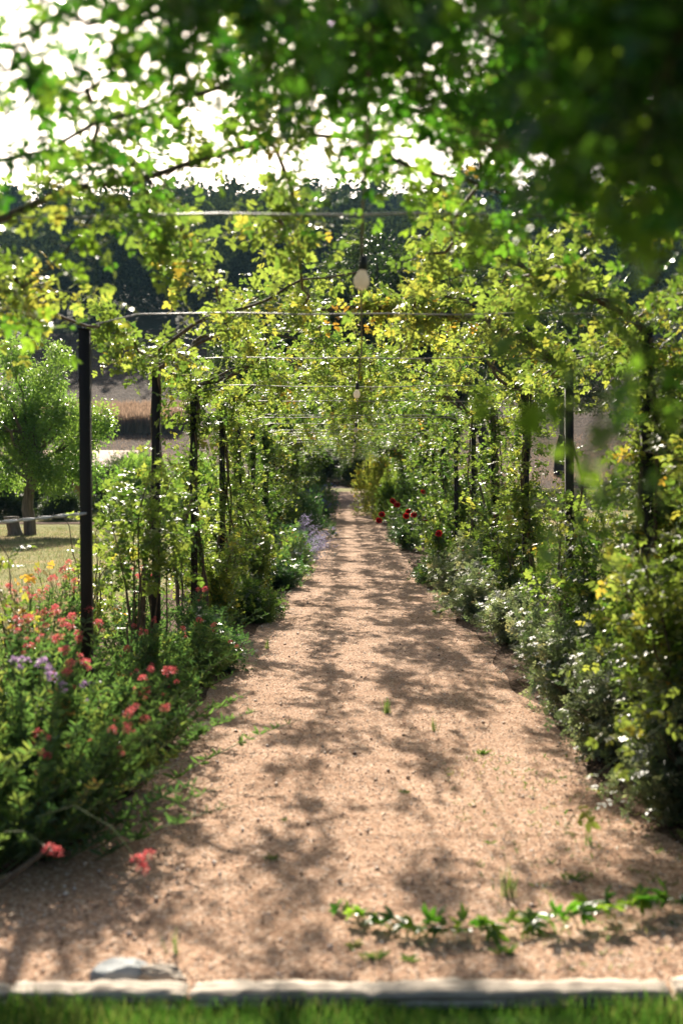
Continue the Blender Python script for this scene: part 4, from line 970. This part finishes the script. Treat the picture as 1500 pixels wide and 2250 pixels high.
# ------------------------------------------------------------ left lawn: rope, tree, stump, pot, building, chair
def twisted(label, a, b, sag):
    root = empty('twisted_rope', a, label, 'rope'); t = np.linspace(0, 1, 90); a_, b_ = np.array(a), np.array(b)
    c = (b_ - a_) * t[:, None] + np.array([0, 0, -1.]) * (sag * 4 * t * (1 - t))[:, None]
    for k in range(2):
        mb = MB(); ph = t * 60 + k * math.pi; tube(mb, c + .005 * np.stack([0 * t, np.cos(ph), np.sin(ph)], -1), .0048, 5); mb.build('strand', M['rope'], root, True)
twisted('pale twisted rope tied to the third left post and sagging left', (XL, 7.07, 1.36), (-3.4, 7.3, 1.22), .02)
mb = MB(); tube(mb, bez((-1.9, 7.3, 2.40), (-2.5, 7.6, 2.58), (-3.2, 8, 2.8), 8), .006, 5); tag(mb.build('guy_wire', M['rope'], None, True), 'pale guy wire at the left edge above the tree', 'wire')

def tree(name, origin, label, trunk_pts, r0, limbs, blobs, n, size, tm, leafm, trunkm, group=None, droop=0.0, kind_leaf='leaves', rmin=.6, gap=None):
    root = empty(name, origin, label, 'tree', group); st = MB(); tp = wob(trunk_pts, r0 * .4, 12)
    tube(st, tp, np.linspace(r0 * 1.25, r0 * .6, 12), 10)
    C = np.array([b[:3] for b in blobs]); Rr = np.array([b[3] for b in blobs])
    for i in range(min(limbs, len(blobs))):
        s_ = tp[rng.integers(6, 12)]; tube(st, wob([s_, (s_ + C[i]) / 2 + np.array([0, 0, -.1 * Rr[i]]), C[i]], .12 * Rr[i], 8), np.linspace(r0 * .42, r0 * .10, 8), 6)
    st.build('trunk', M[trunkm], root, True)
    w = rng.choice(len(blobs), n, p=Rr ** 2 / (Rr ** 2).sum()); d = norm(rng.normal(0, 1, (n, 3))); rad = rng.uniform(rmin, 1.0, n) ** .7 * (1 + .12 * rng.normal(0, 1, n))
    P = C[w] + d * (Rr[w] * rad)[:, None] * np.array([1, 1, .85]); P[:, 2] -= droop * rng.random(n)
    D = norm(d + rng.normal(0, .7, (n, 3)) + np.array([0, 0, -droop])); N = norm(rng.normal(0, .7, (n, 3)) + d * .5 + np.array([0, 0, .6]))
    mb = MB(); expand(mb, (P, D, N, size * rng.uniform(.6, 1.3, n), np.clip(rng.uniform(0, .9, len(blobs))[w] + rng.normal(0, .12, n), 0, 1)), tm)
    o = mb.build('crown', M[leafm], root, kind='stuff'); return root
def blobs(center, rx, ry, rz, n, r, seed):
    q = np.random.default_rng(seed); d = norm(q.normal(0, 1, (n, 3))) * (q.random((n, 1)) ** .45); P = np.array(center) + d * np.array([rx, ry, rz])
    return [(*p, r * q.uniform(.6, 1.2)) for p in P]
bl = blobs((0, 0, 3.9), 2.3, 2.0, 2.3, 46, .52, 3) + [(-1.5, 0, 2.2, .7), (.9, -.8, 1.9, .6), (-.8, -.7, 2.1, .55), (1.9, -.2, 2.2, .6), (-2.1, 0, 3.2, .6), (2.2, .1, 4.0, .6), (1.3, .2, 2.5, .75), (.6, -.9, 2.4, .6), (1.7, -.3, 3.2, .6), (.2, .3, 6.6, .30), (.35, .2, 7.1, .26), (-.5, .1, 6.2, .35), (.8, 0, 6.1, .3)]
tree('willow_tree', hz(-10.15, 40), 'light green feathery tree with leaning trunk on the left lawn', [(0, 0, -.1), (-.05, 0, .9), (.05, 0, 1.8), (.15, 0, 3.2)], .17, 26, bl, 42000, .10, DIA, 'willow_leaf', 'trunk', droop=.45, rmin=.25)
# stump
mb = MB(); a = np.arange(12) * 2 * math.pi / 12
rows = [(.26, 0), (.22, .15), (.21, .35), (.23, .55), (.24, .60), (.10, .61), (.0, .605)]
V = np.concatenate([np.stack([r * np.cos(a) * (1 + .08 * np.sin(3 * a)) - z * .25, r * np.sin(a), np.full(12, z)], -1) for r, z in rows]); i = np.arange(len(rows) - 1)[:, None] * 12; j = np.arange(12)[None]
mb.add(V, np.stack([i + j, i + (j + 1) % 12, i + 12 + (j + 1) % 12, i + 12 + j], -1).reshape(-1, 4)); o = mb.build('tree_stump', M['trunk'], None, True); o.location = hz(-10.55, 39.7); tag(o, 'cut brown stump leaning beside the trunk of the light green tree', 'stump')
# ochre building with dark opening, terracotta pots
bx = empty('garden_house', hz(-13.5, 62), 'small ochre orange house mostly hidden by hedges behind the tree', 'house')
def part(name, x0, x1, y0, y1, z0, z1, mat, parent):
    m_ = MB(); V, F = box_verts(x0, x1, y0, y1, z0, z1); m_.add(V, F); return m_.build(name, M[mat], parent)
part('wall', -2.5, 2.6, 0, 3, 0, 2.2, 'ochre', bx)
part('door', -1.2, -.2, -.06, -.01, 0, 1.95, 'dark_wood', bx)
m_ = MB(); m_.add([(-2.8, -.4, 2.22), (2.9, -.4, 2.22), (2.9, 3.4, 2.22), (-2.8, 3.4, 2.22), (-2.8, 1.5, 3.0), (2.9, 1.5, 3.0)], [(0, 1, 5, 4), (3, 4, 5, 2)]); m_.F.append(np.array([(0, 4, 3), (1, 2, 5)])); m_.build('roof', M['roof_tile'], bx)
def pot(loc, label, s=1.0):
    root = empty('terracotta_pot', loc, label, 'flower pot', 'terracotta pots by the ochre house', sc_=s); ns = 18; a = np.arange(ns) * 2 * math.pi / ns
    rows = [(.0, 0), (.22, 0), (.26, .2), (.33, .5), (.34, .52), (.38, .52), (.38, .60), (.33, .60), (.31, .52), (.0, .52)]
    V = np.concatenate([np.stack([r * np.cos(a), r * np.sin(a), np.full(ns, z)], -1) for r, z in rows]); i = np.arange(len(rows) - 1)[:, None] * ns; j = np.arange(ns)[None]
    mb = MB(); mb.add(V, np.stack([i + j, i + (j + 1) % ns, i + ns + (j + 1) % ns, i + ns + j], -1).reshape(-1, 4)); mb.build('pot_body', M['terracotta'], root, True)
    k = 160; d = norm(rng.normal(0, 1, (k, 3)) + np.array([0, 0, 1.2])); mb = MB(); expand(mb, (np.array([0, 0, .5]) + d * .05, d, norm(rng.normal(0, 1, (k, 3))), rng.uniform(.4, .9, k), rng.random(k)), BLADE); mb.build('leaves', M['willow_leaf'], root, kind='stuff')
pot(hz(-13.6, 59), 'large terracotta pot with spiky plant before the ochre wall', 1.1); pot(hz(-14.6, 58.5), 'smaller terracotta pot half hidden left of the large one', .8)
# hedges around the house
HG = 'dark hedge bushes behind the left lawn'
hb = shrub('hedge_bush', hz(-16.2, 54), 'dark hedge bush left of the ochre house', 'bush', 2.2, 2.6, 9000, .22, TINY, 'oak_leaf', .5, HG, 10)
for i, (x, y, s, lab) in enumerate([(-12.0, 52.5, .42, 'small dark bush in front of the ochre wall'), (-10.0, 58, .9, 'hedge bush right of the ochre house'), (-20, 56, 1.2, 'broad hedge bush at the far left'), (-8.2, 52, .62, 'bush seen just right of the third left post'), (-6.0, 50, .55, 'bush seen between the third and fourth left posts'), (-14.9, 56.5, .75, 'bush close against the ochre house door side')]):
    copy_tree(hb, hz(x, y), rz=i * 1.7, sc_=(s, s, s), label=lab)
shrub('oleander_shrub', hz(-7.6, 46), 'bright green shrub beside the third left post on the lawn edge', 'shrub', 1.3, 2.2, 7000, .16, TINY, 'willow_leaf', .5, 'green shrubs at the back of the left lawn', 14)
shrub('oleander_shrub', hz(-5.2, 42), 'broad green shrub at the back of the lawn near the fourth left post', 'shrub', 1.2, 1.9, 6000, .15, TINY, 'willow_leaf', .35, 'green shrubs at the back of the left lawn', 14)
# chair at the left edge
ch = empty('garden_chair', hz(-11.25, 38.8), 'pale metal garden chair cut by the left edge of the lawn view', 'chair', rz=.5)
part('seat', -.22, .22, -.22, .22, .43, .46, 'chair_metal', ch)
for sx in (-1, 1):
    for sy in (-1, 1): part('leg', sx * .2 - .015, sx * .2 + .015, sy * .2 - .015, sy * .2 + .015, 0, .43, 'chair_metal', ch)
for sx in (-1, 1): part('back_post', sx * .2 - .014, sx * .2 + .014, .19, .22, .462, .92, 'chair_metal', ch)
for z in (.6, .72, .84): part('slat', -.184, .184, .195, .215, z, z + .06, 'chair_metal', ch)
# bright paved strip behind the lawn
grid('paving', np.linspace(-16, -5, 8), [49, 49.5, 50, 50.5], M['soil'], dz=.03, label='pale paved strip behind the left lawn')

# ------------------------------------------------------------ dry crop strip in the field
def crop(x0, x1, y0, y1, h, n, label, mat='crop_blade'):
    x = rng.uniform(x0, x1, n); y = rng.uniform(y0, y1, n); D = norm(rng.normal(0, .12, (n, 3)) + np.array([0, 0, 1])); N = norm(rng.normal(0, 1, (n, 3)) * np.array([1, 1, .1]))
    mb = MB(); expand(mb, (np.stack([x, y, H(x, y)], -1), D, N, h * rng.uniform(.7, 1.1, n), rng.uniform(.35, 1, n)), [(BLADE[0][0] * np.array([1, 1.3, 1]), BLADE[0][1])]); tag(mb.build('dry_crop', M[mat]), label, 'crop', kind='stuff')
crop(-34, -17, 124, 134, 2.0, 16000, 'strip of tall dry brown crop standing in the field')
crop(-60, 60, 76, 123, .30, 40000, 'short dry stubble on the lower field')

# ------------------------------------------------------------ large dark oaks beyond the pergola
OB = blobs((0, 0, 10.2), 4.8, 4.6, 5.6, 52, 1.55, 21)
ob = tree('oak_tree', hz(1.2, 72), 'tall dark evergreen oak rising behind the end of the pergola', [(0, 0, -.3), (.2, 0, 2.5), (0, .2, 5), (.1, 0, 8)], .38, 26, OB, 46000, .20, DIA, 'oak_leaf', 'dark_trunk', 'dark oaks behind the pergola', rmin=.45)
for x, y, s, rz, lab in [(8.6, 80, 1.05, 1.4, 'second tall dark oak right of the one behind the pergola end'), (4.6, 66, .62, 2.6, 'smaller oak whose trunks show right of the path end'), (-5.2, 76, .80, 4.0, 'lower dark oak left of the path end'), (14.5, 86, .85, 5.0, 'dark oak at the right behind the brown field edge')]:
    copy_tree(ob, hz(x, y), rz=rz, sc_=(s, s, s), label=lab)
for i, (x, y, s) in enumerate([(1.2, 76, .8), (3.8, 72, .9), (-1.6, 80, .8)]):
    copy_tree(hb, hz(x, y), rz=i * 2.2, sc_=(s, s, s), label=['dark bush at the right of the far clearing', 'dark bush under the oak trunks', 'dark bush left of the far clearing'][i])
tree('trellis_tree', hz(2.05, 38), 'dark leafy tree growing against the right posts midway', [(0, 0, -.1), (.05, 0, 1.2), (-.1, 0, 2.4), (0, 0, 3)], .17, 8, blobs((0, 0, 3.2), 1.2, 2.6, .9, 18, .7, 5), 13000, .11, DIA, 'tree_leaf', 'dark_trunk', None)
tree('trellis_tree', hz(-1.75, 45), 'dark leafy tree growing against the left posts near the path end', [(0, 0, -.1), (.05, 0, 1.2), (.1, 0, 2.2), (.2, 0, 2.8)], .2, 8, blobs((.2, 0, 2.9), 1.1, 2.8, .9, 18, .7, 6), 13000, .11, DIA, 'tree_leaf', 'dark_trunk', None)

for x, y, lab, sd_ in [(-2.1, 33, 'leafy shade tree added at the left posts by the daisy bush', 7), (2.2, 51, 'leafy shade tree added at the right posts near the golden shrubs', 8), (-2.0, 57, 'last added shade tree on the left of the path end', 9)]:  # extra trees added to shade the far part of the tunnel
    tree('trellis_tree', hz(x, y), lab, [(0, 0, -.1), (.05, 0, 1.2), (.1, 0, 2.2), (.1, 0, 2.8)], .16, 8, blobs((-.2 * np.sign(x), 0, 3.1), 1.0, 2.4, .9, 16, .65, sd_), 11000, .11, DIA, 'tree_leaf', 'dark_trunk', None)

# ------------------------------------------------------------ woodland on the hill
def wood_variant(seed, conic=False):
    q = np.random.default_rng(seed); n = 1100; nb = 14
    if conic: B = [(q.normal(0, .9) * .7, q.normal(0, .9) * .7, 3 + i * .5, 2.4 - .11 * i) for i in range(nb)]
    else: B = [(q.normal(0, 1.7), q.normal(0, 1.7), q.uniform(2.8, 7.2), q.uniform(1.2, 2.3)) for i in range(nb)]
    B = np.array(B); w = q.integers(0, nb, n); d = norm(q.normal(0, 1, (n, 3)) + np.array([0, 0, .3])); P = B[w, :3] + d * (B[w, 3] * q.uniform(.75, 1.05, n))[:, None]
    return P, norm(q.normal(0, 1, (n, 3))), norm(d + q.normal(0, .32, (n, 3))), q.uniform(.5, 1.0, n) * .8, np.clip(q.uniform(0, .9, nb)[w] + q.normal(0, .12, n), 0, 1)
WV = [wood_variant(i, i == 3) for i in range(4)]
WM = []
for wv in WV: mb_ = MB(); expand(mb_, wv, DIA); WM.append(mb_.mesh('crown', M['wood_leaf']))
tmb = MB(); tube(tmb, wob([(0, 0, -.5), (.1, 0, 2), (0, .1, 4), (.1, 0, 5.5)], .1, 8), np.linspace(.28, .12, 8), 7); TM = tmb.mesh('trunk', M['dark_trunk'], True)
rows_lab = []
cnt = 0
for i in range(16):
    x = -66 + i * 6.1 + rng.normal(0, .8); y = 207 + rng.uniform(0, 4); s = rng.uniform(1.05, 1.55); v = [0, 3, 1, 2][i % 4]
    o = empty('pine_tree' if v == 3 else 'woodland_tree', hz(x, y), f'{["round grey green", "broad dark", "loose bluish", "pointed pale"][v]} tree at the top of the field, {ORD[i]} along the wood edge', 'tree', 'trees along the edge of the wood', rz=rng.uniform(0, 6), sc_=s)
    for nm, me in (('crown', WM[v]), ('trunk', TM)):
        c = link(bpy.data.objects.new(nm, me), o)
        if nm == 'crown': c['kind'] = 'stuff'
mbw = MB(); k = 0
for y in np.arange(214, 440, 13):
    for x in np.arange(-.36 * y, .36 * y, 10):
        xx, yy = x + rng.normal(0, 2), y + rng.normal(0, 2.5); s = rng.uniform(.9, 2.1) * (1.0 + (y - 214) / 700); v = rng.integers(0, 4); P, D, N, Z, T = WV[v]
        sel = slice(None) if y < 300 else rng.random(len(P)) < .45
        a = rng.uniform(0, 6.28); c_, s_ = math.cos(a), math.sin(a); Rm = np.array([[c_, -s_, 0], [s_, c_, 0], [0, 0, 1]])
        zz = 1.0 if y < 300 else 1.45
        expand(mbw, ((P[sel] @ Rm.T) * s + np.array([xx, yy, Hs(xx, yy)]), D[sel] @ Rm.T, N[sel] @ Rm.T, Z[sel] * s * zz, np.clip(T[sel] * .45 + rng.uniform(-.1, .6), 0, 1)), DIA); k += 1
print('woodland trees', k, 'quads', sum(len(f) for f in mbw.F))
tag(mbw.build('woodland', M['wood_leaf']), 'dense dark pine and oak wood covering the hillside', 'woodland', kind='stuff')

print('MESH quads total', sum(len(me.polygons) for me in bpy.data.meshes), 'objects', len(bpy.data.objects))

# ------------------------------------------------------------ air
mb = MB(); V, F = box_verts(-506, 506, -66, 906, -1.5, 150); mb.add(V, F); hzo = mb.build('haze', None)
hm = bpy.data.materials.new('haze'); hm.use_nodes = True; hn = hm.node_tree.nodes; hn.clear(); ho = hn.new('ShaderNodeOutputMaterial'); pv = hn.new('ShaderNodeVolumePrincipled')
pv.inputs['Color'].default_value = (.45, .80, 1.0, 1); pv.inputs['Density'].default_value = .00011; pv.inputs['Anisotropy'].default_value = 0
hm.node_tree.links.new(pv.outputs[0], ho.inputs['Volume']); hzo.data.materials.append(hm); tag(hzo, 'thin blue summer haze over the garden and hill', 'haze', kind='stuff')
